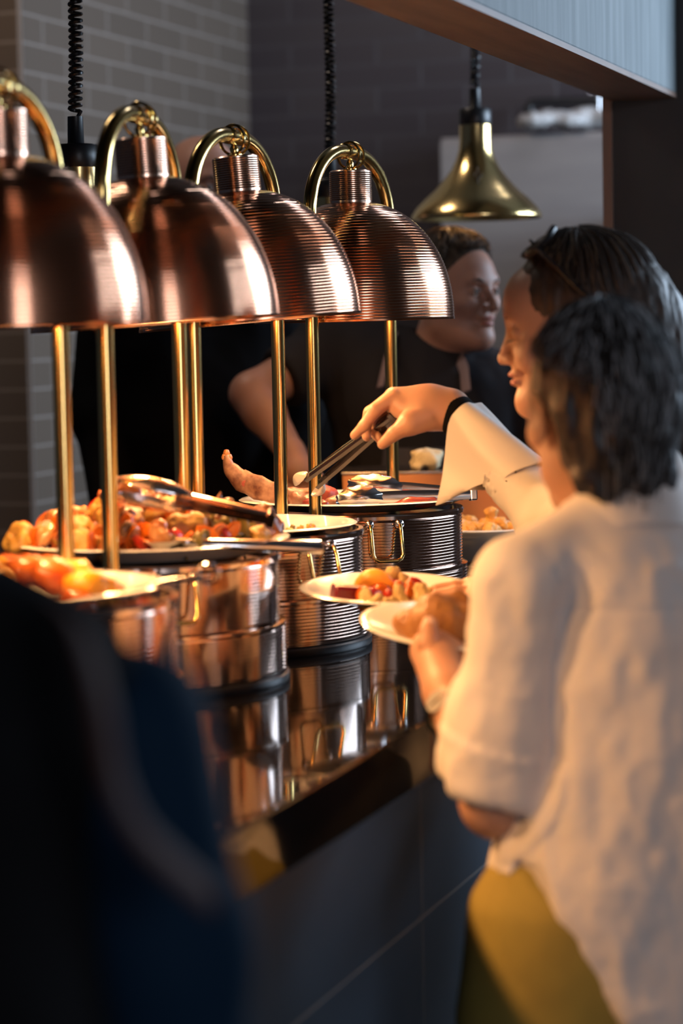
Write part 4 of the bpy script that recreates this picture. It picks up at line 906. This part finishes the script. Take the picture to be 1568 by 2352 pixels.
# --- the woman reaching over with the tongs, in profile
def woman_tongs():
    loc = Vector((.46, 3.36, 0)); F = Vector((-.93, .36, 0)).normalized(); Rt = Vector((F.y, -F.x, 0))
    root = person(loc, 'person with long brown hair and sunglasses on head, smiling in profile and reaching with tongs')
    J = lower((.475, 3.38), F, .90, .085, lean=(0, 0))
    hc = Vector((.332, 3.40, 1.535)); M = frame((-.99, .10), radians(7), 0)
    neck = Vector((.385, 3.39, 1.405)); shR = Vector((.44, 3.52, 1.335)); shL = Vector((.40, 3.24, 1.325))
    elR = Vector((.325, 3.60, 1.235)); wr = P(1035, 938, 3.735); elL = Vector((.36, 3.21, 1.10)); wrL = Vector((.20, 3.40, 1.15))
    S = body_sdf(J, neck, hc, shL, shR)
    S.cone(shR, elR, .044, .034, .03); S.cone(elR, wr, .036, .026, .02); S.cone(shL, elL, .044, .034, .03); S.cone(elL, wrL, .036, .025, .02)
    Hs = head_sdf(hc, M, 1.0, nose=.72, jaw=.92, smile=1, fem=True)
    Hs.cone(hc+M @ Vector((0, -.02, -.05)), neck-Vector((0, 0, .04)), .044, .050, .03)
    Hd = SDF(); Hd.cone(elR+(wr-elR)*.5, wr, .031, .0255, .01)
    # right hand closed round the tongs
    Hd.cone(wr, P(985, 932, 3.74), .0265, .027, .02); Hd.cone(P(985, 920, 3.745), P(905, 915, 3.75), .0215, .0170, .025); Hd.cone(P(985, 945, 3.735), P(920, 935, 3.735), .022, .0175, .025)
    Hd.cone(P(980, 930, 3.77), P(905, 925, 3.785), .020, .016, .02)
    finger(Hd, [P(905, 912, 3.735), P(862, 942, 3.725), P(836, 978, 3.725), P(814, 1000, 3.73)], .0118, .0070)
    finger(Hd, [P(896, 914, 3.760), P(850, 948, 3.765), P(838, 985, 3.765), P(842, 1004, 3.760)], .0118, .0070)
    finger(Hd, [P(900, 922, 3.780), P(862, 960, 3.785), P(858, 992, 3.780), P(872, 1010, 3.77)], .0110, .0068)
    finger(Hd, [P(915, 935, 3.790), P(885, 970, 3.79), P(890, 994, 3.78), P(905, 1005, 3.77)], .0098, .0060)
    finger(Hd, [P(975, 958, 3.715), P(938, 975, 3.700), P(905, 996, 3.700), P(878, 1020, 3.705)], .0165, .0082)
    Hd.cone(P(1000, 950, 3.73), P(945, 968, 3.708), .020, .0165, .02)
    # left hand holding the upper plate
    HL = SDF(); HL.cone(elL+(wrL-elL)*.6, wrL, .030, .025, .01); HL.cone(wrL, P(1085, 1362, 3.45), .024, .024, .02)
    for k_, (ya, yb, dY) in enumerate([(1352, 1352, .00), (1362, 1366, -.03), (1384, 1392, .01), (1386, 1396, -.02)]):
        finger(HL, [P(1085, ya, 3.45+dY), P(1045, (ya+yb)/2-4, 3.44+dY), P(1000, yb, 3.44+dY)], .0115, .0075)
    add('body', [S.mesh(.007), Hs.mesh(.0026), Hd.mesh(.0022), HL.mesh(.003)], SKIN, root, loc)
    eyes(hc, M, root, 1.0, loc, closed=True)
    L = SDF(); w = lambda p: hc+M @ Vector(p)
    L.ell(w((0, .0930, -.0515)), (.018, .0082, .0048), np.array(M), k=.003); L.ell(w((0, .0912, -.0630)), (.0165, .0082, .0055), np.array(M), k=.003); L.ell(w((0, .101, -.0572)), (.020, .006, .0013), np.array(M), k=.002, op='s')
    add('lips', [L.mesh(.0015)], LIPS, root, loc)
    # thumbnail
    b = MB(); b.lathe([(.0001, 0), (.005, .0002), (.0055, -.001)], 14, P(879, 1018, 3.700)-loc, m=Matrix.Rotation(radians(90), 3, 'X')); b.build('thumbnail', mat('nail_b', (.75, .48, .4), .2), root)
    # black band at the wrist
    ax = (elR-wr).normalized(); b = MB(); x = ax.orthogonal().normalized(); y = ax.cross(x); cs = []
    for (o_, r_) in [(.002, .0285), (.003, .0305), (.026, .033), (.030, .031), (.030, .029)]:
        for j in range(32): cs.append(wr+ax*o_+(x*cos(2*pi*j/32)+y*sin(2*pi*j/32))*r_-loc)
    b.add(cs, [(i*32+j, i*32+(j+1) % 32, (i+1)*32+(j+1) % 32, (i+1)*32+j) for i in range(4) for j in range(32)]); b.build('wristband', BLACKC, root)
    # blouse with the wide turned-back cuff
    T = SDF(); rg = [(.78, .475, 3.38, .165, .125), (.95, .47, 3.38, .16, .12), (1.10, .455, 3.38, .155, .12), (1.22, .435, 3.38, .152, .115), (1.30, .42, 3.38, .140, .10), (1.345, .41, 3.385, .10, .075), (1.375, .40, 3.385, .058, .055)]
    T.loft(rg, Rt, k=.03)
    T.cone(neck-Vector((0, 0, .05)), shR, .045, .056, .04); T.cone(neck-Vector((0, 0, .05)), shL, .045, .056, .04)
    T.cone(shR, elR, .058, .052, .03); T.cone(elR, wr+(elR-wr)*.52, .052, .040, .03); T.cone(shL, elL, .058, .054, .03); T.cone(elL, elL+(wrL-elL)*.55, .052, .050, .02)
    T.cone(hc, neck-Vector((0, 0, .03)), .040, .048, .006, 's')
    T.cone(elR+(wr-elR)*.3, wr, .036, .038, .006, 's')
    v, q = T.mesh(.0045); v = folds(v, q, .008, 51, 12, (1, 1, .6)); v = folds(v, q, .003, 55, 30); bl = add('blouse', [(v, q)], CREAM, root, loc)
    # cuff: a flared, open piece of cloth hanging from the forearm
    b = MB(); nn = 48; mm = 12; vs = []; dn = Vector((-.10, -.25, -1)); dn = (dn-ax*dn.dot(ax)).normalized(); sd = ax.cross(dn); AL = (elR-wr).length
    for layer in (0, 1):
        for i in range(mm):
            t = i/(mm-1)
            for j in range(nn):
                a = 2*pi*j/nn; dd = max(0, cos(a)); back = .62-.24*dd**1.5+.05*max(0, -cos(a)); t_ = .10+(back-.10)*t
                r = .040+.012*t-layer*.0016+.003*sin(3*a+1+2*t)+.0025*sin(5*a+4*t)
                ext = dd**4*(.072*(1-.8*t))+dd*.004
                p = wr+ax*AL*t_+dn*(cos(a)*r+ext)+sd*sin(a)*r*(.9-.45*dd)+ax*(dd**3*.070*(1-.8*t))
                vs.append(p-loc)
    N0 = mm*nn; f = [(i*nn+j, i*nn+(j+1) % nn, (i+1)*nn+(j+1) % nn, (i+1)*nn+j) for i in range(mm-1) for j in range(nn)]; f += [(N0+i*nn+j, N0+(i+1)*nn+j, N0+(i+1)*nn+(j+1) % nn, N0+i*nn+(j+1) % nn) for i in range(mm-1) for j in range(nn)]
    f += [(j, N0+j, N0+(j+1) % nn, (j+1) % nn) for j in range(nn)]+[((mm-1)*nn+j, (mm-1)*nn+(j+1) % nn, N0+(mm-1)*nn+(j+1) % nn, N0+(mm-1)*nn+j) for j in range(nn)]
    b.add(vs, f); b.build('cuff', CREAM, bl)
    T = legs(J); v, q = T.mesh(.012); add('trousers', [(v, q)], DENIM, root, loc); shoes(J, root, loc)
    # hair, smooth over the head and long down the back, one lock in front of the shoulder
    Hc = SDF(); R3 = np.array(M)
    Hc.ell(w((0, -.020, .040)), (.086, .104, .090), R3, k=.02); Hc.ell(w((0, -.075, .0)), (.076, .062, .08), R3, k=.04)
    Hc.cone(w((0, -.090, -.02)), Vector((.485, 3.40, 1.33)), .062, .055, .05); Hc.cone(Vector((.485, 3.36, 1.33)), Vector((.53, 3.37, 1.14)), .055, .035, .04); Hc.cone(Vector((.485, 3.44, 1.33)), Vector((.53, 3.45, 1.14)), .055, .035, .04)
    Hc.cone(w((-.062, -.03, -.03)), Vector((.375, 3.31, 1.38)), .026, .022, .03); Hc.cone(Vector((.375, 3.31, 1.38)), Vector((.325, 3.30, 1.26)), .022, .020, .02); Hc.cone(Vector((.325, 3.30, 1.26)), Vector((.305, 3.31, 1.19)), .020, .008, .02)
    Hc.ell(w((0, .122, -.030)), (.12, .080, .098), R3, k=.02, op='s')
    for sx in (-1, 1): Hc.ell(w((sx*.095, .018, -.035)), (.030, .028, .038), R3, k=.01, op='s')
    v, q = Hc.mesh(.0038); n = normals(v, q); v = v+n*(.005*vnoise(v*np.array([1.6, 1, .22]), 70, 6)+.002*vnoise(v*np.array([1.6, 1, .2]), 200, 9))[:, None]
    st = hair_strands(hc, M, 1.0, 1100, 1.9, 9, rad=(.088, .104, .094), off=(0, -.020, .040), cols=((.040, .024, .016), (.13, .08, .045)), wave=.004, w=.0009, face=.80, greyf=.2)
    # long locks
    rr2 = random.Random(77); VV = [st[0]]; QQ = [st[1]]; CX = [st[2]]; o = len(st[0])
    for _ in range(520):
        x0 = rr2.uniform(-1, 1); a0 = w((x0*.075, -.105+abs(x0)*.03, rr2.uniform(-.02, .05))); b0 = Vector((.50+rr2.uniform(-.02, .035), 3.40+x0*-.085, 1.33)); c0 = b0+Vector((.03+rr2.uniform(-.01, .02), rr2.uniform(-.02, .02), -rr2.uniform(.12, .26)))
        if _ > 430: a0 = w((-.075, -.035+rr2.uniform(-.02, .02), -.02)); b0 = Vector((.365+rr2.uniform(-.02, .02), 3.295+rr2.uniform(-.015, .01), 1.36)); c0 = Vector((.305+rr2.uniform(-.02, .02), 3.29+rr2.uniform(-.01, .01), 1.18+rr2.uniform(-.02, .03)))
        pts = []; ph = rr2.uniform(0, 6)
        for i in range(12):
            s = i/11; p = a0*(1-s)**2+b0*2*s*(1-s)+c0*s*s; p = p+Vector((.004*sin(ph+s*8), .004*cos(ph+s*7), 0)); pts.append(p)
        vv = []; col = np.array((.045, .028, .018))*(.6+.8*rr2.random()); tip = np.array((.42, .28, .16))*(.7+.5*rr2.random())
        for i, p in enumerate(pts):
            tn = (pts[min(i+1, 11)]-pts[max(i-1, 0)]).normalized(); sd_ = tn.cross(Vector((0, -1, 0))).normalized(); up = sd_.cross(tn); r = .0012*(1-.6*i/11); vv += [p+sd_*r, p+up*r, p-sd_*r, p-up*r]; s = i/11
            CX.append(np.array([[*(col*(1-s**1.5)+tip*s**1.5), 1]]*4))
        VV.append(np.array([list(p) for p in vv])); QQ.append(np.array([(o+i*4+j, o+i*4+(j+1) % 4, o+(i+1)*4+(j+1) % 4, o+(i+1)*4+j) for i in range(11) for j in range(4)])); o += 48
    hair_obj('hair', (v, q), (np.concatenate(VV), np.concatenate(QQ), np.concatenate(CX)), root, loc, (.040, .025, .017))
    # sunglasses pushed up
    g = empty('sunglasses', w((0, 0, 0)), 'dark glossy sunglasses pushed up into the long brown hair', 'sunglasses'); gl = g.location.copy()
    gp = lambda p: w(p)-gl
    for sx in (-1, 1):
        b = MB(); cN = Vector((0, .62, .78)).normalized(); e1 = Vector((1, 0, 0)); e2 = cN.cross(e1)
        cc = Vector((sx*.034, .030, .126)); pts = [gp(cc+e1*.029*cos(2*pi*j/28)+e2*.025*sin(2*pi*j/28)+cN*(-.004*cos(2*pi*j/28)**2)) for j in range(28)]
        b.tube(pts, .0052, 8, closed=True); fr_ = b.build('rim', BLACKPL, g)
        b = MB(); ctr = gp(cc+cN*.003); b.add([ctr]+pts, [(0, i+1, (i+1) % 28+1) for i in range(28)]); b.build('lens', LENS, fr_)
        b = MB(); b.tube([gp((sx*.062, .036, .116)), gp((sx*.084, .022, .098)), gp((sx*.093, -.01, .055)), gp((sx*.092, -.055, .01))], [.003, .0032, .003, .002], 8, flat=(1, 1.6)); b.build('temple_arm', BLACKPL, g)
    b = MB(); b.tube([gp((-.008, .042, .126)), gp((0, .045, .130)), gp((.008, .042, .126))], .0024, 8); b.build('bridge', BLACKPL, g)
woman_tongs()

# --- the server in the dark T-shirt leaning on one arm
def server():
    loc = Vector((.20, 5.45, 0)); F = Vector((.12, -1, 0)).normalized(); Rt = Vector((F.y, -F.x, 0))
    root = person(loc, 'person in black T-shirt and apron, short brown hair, looking right behind the counter')
    J = lower((.20, 5.50), F, .95, .10); hc = P(1048, 672, 5.38); hc.y = 5.38; M = frame((.70, -.72), radians(2), 0)
    neck = P(1000, 800, 5.42); shR = P(770, 800, 5.42); shL = P(1195, 890, 5.42)
    el = P(578, 905, 5.30); wr = P(668, 1040, 5.22); elL = shL+Vector((.07, .02, -.28)); wrL = elL+Vector((-.06, -.20, -.05))
    S = body_sdf(J, neck, hc, shL, shR)
    S.cone(shR, el, .058, .046, .03); S.cone(el, el+(wr-el)*.3, .047, .046, .02); S.cone(el+(wr-el)*.3, wr, .046, .030, .02); S.cone(shL, elL, .055, .042, .03); S.cone(elL, wrL, .042, .028, .02)
    Hs = head_sdf(hc, M, 1.05, jaw=1.22); Hs.cone(hc+M @ Vector((0, -.02, -.06)), neck-Vector((0, 0, .05)), .062, .070, .03); Hs.ell(hc+M @ Vector((0, .035, -.095)), (.05, .045, .025), np.array(M), k=.03)
    Hd = SDF(); pm = P(685, 1078, 5.2); Hd.cone(wr+(el-wr)*.2, wr, .032, .028, .01); Hd.cone(wr, pm, .028, .034, .02); Hd.cone(pm-Vector((.02, 0, 0)), pm+Vector((.02, 0, -.005)), .022, .022, .02)
    for i in range(4):
        p0 = pm+Vector((-.028+i*.019, 0, -.025)); finger(Hd, [p0, p0+Vector((-.006+.004*i, -.012, -.035)), p0+Vector((-.006+.005*i, -.010, -.062+.004*abs(i-1.5)))], .0105, .0075)
    finger(Hd, [pm+Vector((.03, -.01, 0)), pm+Vector((.05, -.02, -.025)), pm+Vector((.052, -.02, -.05))], .0125, .0085)
    add('body', [S.mesh(.008), Hs.mesh(.0032), Hd.mesh(.003)], SKINP, root, loc); eyes(hc, M, root, 1.05, loc)
    w = lambda p: hc+M @ (Vector(p)*1.05)
    L = SDF(); L.ell(w((0, .0930, -.0515)), (.019, .0086, .0050), np.array(M), k=.003); L.ell(w((0, .0912, -.0635)), (.0175, .0086, .0055), np.array(M), k=.003); L.ell(w((0, .1035, -.0572)), (.021, .006, .0013), np.array(M), k=.002, op='s'); add('lips', [L.mesh(.002)], LIPS, root, loc)
    T = SDF(); Pv = J['pelvis']; mid = (shL+shR)/2
    T.cone(Pv-Rt*.06, Pv+Rt*.06, .13, .13, .05); T.cone(Pv, (Pv+mid)/2, .145, .145, .08)
    T.cone((Pv+mid)/2-Rt*.06, mid-Vector((0, 0, .09))-Rt*.09, .145, .125, .08); T.cone((Pv+mid)/2+Rt*.06, mid-Vector((0, 0, .09))+Rt*.09, .145, .125, .08)
    T.cone(shL, neck-Vector((0, 0, .04)), .068, .068, .05); T.cone(shR, neck-Vector((0, 0, .04)), .070, .068, .05); T.cone(mid-Vector((0, 0, .12)), shR, .12, .07, .08)
    T.cone(shR, shR+(el-shR)*.68, .072, .068, .03); T.cone(shL, shL+(elL-shL)*.6, .07, .064, .03)
    d_ = (el-shR).normalized(); T.plane(shR+(el-shR)*.66, d_, .004, (shR+(el-shR)*.9, .10)); T.cone(hc, neck-Vector((0, 0, .02)), .058, .064, .01, 's')
    v, q = T.mesh(.007); v = folds(v, q, .010, 61, 8, (1, 1, .6)); v = folds(v, q, .003, 65, 22); ts = add('tshirt', [(v, q)], GREYC, root, loc)
    # apron: bib and neck straps
    b = MB(); F3 = Vector((F.x, F.y, 0)); ch = mid+F3*.165+Vector((0, 0, -.17)); rows = []
    for i in range(9):
        for j in range(13):
            s = j/12*2-1; t = i/8; hw = .12+.07*t; p = ch+Rt*s*hw+Vector((0, 0, -.50*t))+F3*(.0-.045*s*s+.01*t)-loc; rows.append(p)
    f = [(i*13+j, i*13+j+1, (i+1)*13+j+1, (i+1)*13+j) for i in range(8) for j in range(12)]; b.add(rows, f)
    ap = b.build('apron', mat('apron_cloth', (.03, .026, .03), .8), root); sm = ap.modifiers.new('thick', 'SOLIDIFY'); sm.thickness = .003
    for s_, px in ((-1, ((905, 770), (888, 820), (872, 890))), (1, ((1052, 815), (1066, 850), (1070, 900)))):
        b = MB(); pts = [P(px[0][0], px[0][1], 5.36), P(px[1][0], px[1][1], 5.27), P(px[2][0], px[2][1], 5.24)]
        b.tube([p-loc for p in pts], .013, 8, flat=(1, .25)); b.build('apron_strap', APRON, root)
    T = legs(J); add('trousers', [T.mesh(.012)], DENIM, root, loc); shoes(J, root, loc)
    Hc = SDF(); R3 = np.array(M); Hc.ell(w((0, -.022, .044)), (.086, .103, .086), R3, k=.02); Hc.ell(w((0, -.06, -.0)), (.074, .062, .06), R3, k=.03)
    Hc.ell(w((0, .120, -.012)), (.12, .078, .080), R3, k=.04, op='s')
    for sx in (-1, 1): Hc.ell(w((sx*.09, .012, -.03)), (.03, .035, .045), R3, k=.01, op='s')
    v, q = Hc.mesh(.004); st = hair_strands(hc, M, 1.05, 500, 1.0, 15, rad=(.088, .104, .090), off=(0, -.020, .042), cols=((.045, .028, .018), (.10, .06, .04)), wave=.006, w=.0012, face=.95)
    hair_obj('hair', (v, q), st, root, loc, (.045, .028, .018))
server()

# --- the tall server in black, head behind the copper lamps
def server_black():
    loc = Vector((-.33, 5.62, 0)); F = Vector((.35, -.94, 0)).normalized(); Rt = Vector((F.y, -F.x, 0))
    root = person(loc, 'tall person all in black behind the counter, head hidden behind the copper lamps')
    J = lower((-.33, 5.66), F, 1.02, .10); hc = P(468, 432, 5.6); M = frame((.5, -.86), 0.1, 0); neck = Vector((-.335, 5.64, hc.z-.15))
    shR = neck-Vector((.19, .03, .06)); shL = neck+Vector((.18, .02, -.06)); elR = shR+Vector((-.03, -.03, -.30)); elL = shL+Vector((.05, -.02, -.30)); wrR = elR+Vector((.03, -.07, -.27)); wrL = elL+Vector((-.04, -.07, -.27))
    S = body_sdf(J, neck, hc, shL, shR); S.cone(elR, wrR, .042, .028, .02); S.cone(elL, wrL, .042, .028, .02); S.cone(wrR, wrR+Vector((.05, -.05, -.02)), .03, .026, .02); S.cone(wrL, wrL+Vector((-.05, -.05, -.02)), .03, .026, .02)
    Hs = head_sdf(hc, M, 1.04, jaw=1.1); Hs.cone(hc+M @ Vector((0, -.02, -.06)), neck-Vector((0, 0, .05)), .058, .062, .03)
    add('body', [S.mesh(.010), Hs.mesh(.004)], SKINP, root, loc); eyes(hc, M, root, 1.04, loc)
    T = SDF(); Pv = J['pelvis']; mid = (shL+shR)/2
    T.cone(Pv-Rt*.07, Pv+Rt*.07, .135, .135, .05); T.cone(Pv, (Pv+mid)/2, .155, .15, .08)
    for s_ in (-1, 1): T.cone((Pv+mid)/2+Rt*.06*s_, mid-Vector((0, 0, .09))+Rt*.10*s_, .15, .13, .08)
    for a, b_, c_ in ((shL, elL, wrL), (shR, elR, wrR)): T.cone(a, neck-Vector((0, 0, .04)), .068, .06, .05); T.cone(a, b_, .07, .062, .03); T.cone(b_, b_+(c_-b_)*.8, .058, .045, .03)
    T.cone(hc, neck-Vector((0, 0, .02)), .05, .058, .01, 's')
    v, q = T.mesh(.009); v = folds(v, q, .012, 71, 7, (1, 1, .5)); add('shirt', [(v, q)], BLACKC, root, loc)
    T = legs(J); add('trousers', [T.mesh(.012)], BLACKC, root, loc); shoes(J, root, loc)
    Hc = SDF(); R3 = np.array(M); w = lambda p: hc+M @ Vector(p); Hc.ell(w((0, -.03, .03)), (.079, .092, .082), R3, k=.02); Hc.ell(w((0, .11, .02)), (.12, .08, .09), R3, k=.015, op='s'); Hc.ell(w((0, 0, -.09)), (.12, .12, .05), R3, k=.015, op='s')
    v, q = Hc.mesh(.005); n = normals(v, q); v = v+n*.002; np_ = np.tile([.30, .17, .13, 1.], (len(v), 1)); np_obj('hair', local([(v, q)], loc), HAIR, root, np_)
server_black()

# --- the near person at the left edge, back and right arm only
def near_person():
    loc = Vector((-.30, 1.32, 0)); F = Vector((-.55, .83, 0)).normalized(); Rt = Vector((F.y, -F.x, 0))
    root = person(loc, 'blurred person at the near left edge in black top and navy sleeve')
    J = lower((-.30, 1.28), F, .90, .09); neck = Vector((-.335, 1.29, 1.465)); hc = Vector((-.39, 1.36, 1.60)); M = frame((-.8, .6), .1, 0)
    shR = Vector((-.130, 1.36, 1.322)); shL = neck-Rt*.17+Vector((0, 0, -.10)); elR = Vector((-.105, 1.40, 1.065)); wrR = Vector((-.14, 1.58, 1.10)); elL = shL+Vector((-.02, -.06, -.27)); wrL = elL+Vector((-.02, .2, .08))
    S = body_sdf(J, neck, hc, shL-Vector((0, 0, .02)), shR-Vector((.02, 0, .02)), .05, .085); S.cone(shR-Vector((0, 0, .02)), elR, .03, .03, .02); S.cone(elR, wrR, .034, .025, .02); S.cone(shL, elL, .04, .034, .03); S.cone(elL, wrL, .034, .025, .02)
    Hs = head_sdf(hc, M, 1.0); Hs.cone(hc+M @ Vector((0, -.02, -.06)), neck-Vector((0, 0, .05)), .05, .055, .03)
    Hd = SDF(); pm = wrR+Vector((-.03, .06, .0)); Hd.cone(wrR, pm, .025, .028, .02)
    for i in range(4): p0 = pm+Vector((-.025+i*.017, .02, 0)); finger(Hd, [p0, p0+Vector((-.01, .035, .002)), p0+Vector((-.015, .055, -.012))], .010, .007)
    finger(Hd, [pm+Vector((-.02, 0, .01)), pm+Vector((-.045, .02, .015)), pm+Vector((-.055, .045, .01))], .012, .008)
    add('body', [S.mesh(.009), Hs.mesh(.005), Hd.mesh(.004)], SKIN, root, loc); eyes(hc, M, root, 1.0, loc)
    T = SDF(); Pv = J['pelvis']; mid = (shL+shR)/2
    T.cone(Pv-Rt*.07, Pv+Rt*.07, .13, .13, .05); T.cone(Pv, (Pv+mid)/2, .135, .13, .08)
    for s_ in (-1, 1): T.cone((Pv+mid)/2+Rt*.04*s_, mid-Vector((0, 0, .06))+Rt*.06*s_, .13, .11, .08)
    T.cone(shL, neck-Vector((0, 0, .03)), .055, .052, .05); T.cone(shR+Vector((-.045, -.01, .028)), neck-Vector((0, 0, .02)), .054, .056, .05); T.cone(shL, elL, .055, .05, .03); T.cone(elL, wrL, .05, .04, .03)
    v, q = T.mesh(.009); v = folds(v, q, .008, 81, 8); add('top', [(v, q)], BLACKC, root, loc)
    T = SDF(); T.cone(shR+Vector((.004, 0, .0)), shR+(elR-shR)*.5+Vector((.004, 0, 0)), .047, .052, .02); T.cone(shR+(elR-shR)*.5+Vector((.004, 0, 0)), elR, .052, .048, .02); T.cone(elR, wrR, .048, .036, .03)
    v, q = T.mesh(.007); v = folds(v, q, .007, 85, 12); add('sleeve', [(v, q)], NAVY, root, loc)
    b = MB(); kp = [P(120, 1390, 1.27), P(185, 1450, 1.24), P(232, 1600, 1.21), P(262, 1780, 1.20), P(330, 1920, 1.20), P(480, 2060, 1.25)]; kp = [kp[0]]+kp+[kp[-1]]; sm = []
    for i in range(1, 6):
        for j in range(6):
            t = j/6; p0, p1, p2, p3 = kp[i-1:i+3]; sm.append(.5*(2*p1+(p2-p0)*t+(2*p0-5*p1+4*p2-p3)*t*t+(3*p1-p0-3*p2+p3)*t**3))
    b.tube([p-loc for p in sm+[kp[-1]]], .011, 10, flat=(.35, 1)); b.build('bag_strap', BROWN, root)
    T = legs(J); add('trousers', [T.mesh(.012)], BLACKC, root, loc); shoes(J, root, loc)
    Hc = SDF(); R3 = np.array(M); w = lambda p: hc+M @ Vector(p); Hc.ell(w((0, -.03, .035)), (.088, .102, .09), R3, k=.02); Hc.ell(w((0, .11, -.01)), (.12, .08, .10), R3, k=.015, op='s'); Hc.ell(w((0, -.06, -.05)), (.07, .05, .07), R3, k=.03)
    v, q = Hc.mesh(.006); np_obj('hair', local([(v, q)], loc), HAIR, root, np.tile([.02, .015, .012, 1.], (len(v), 1)))
near_person()
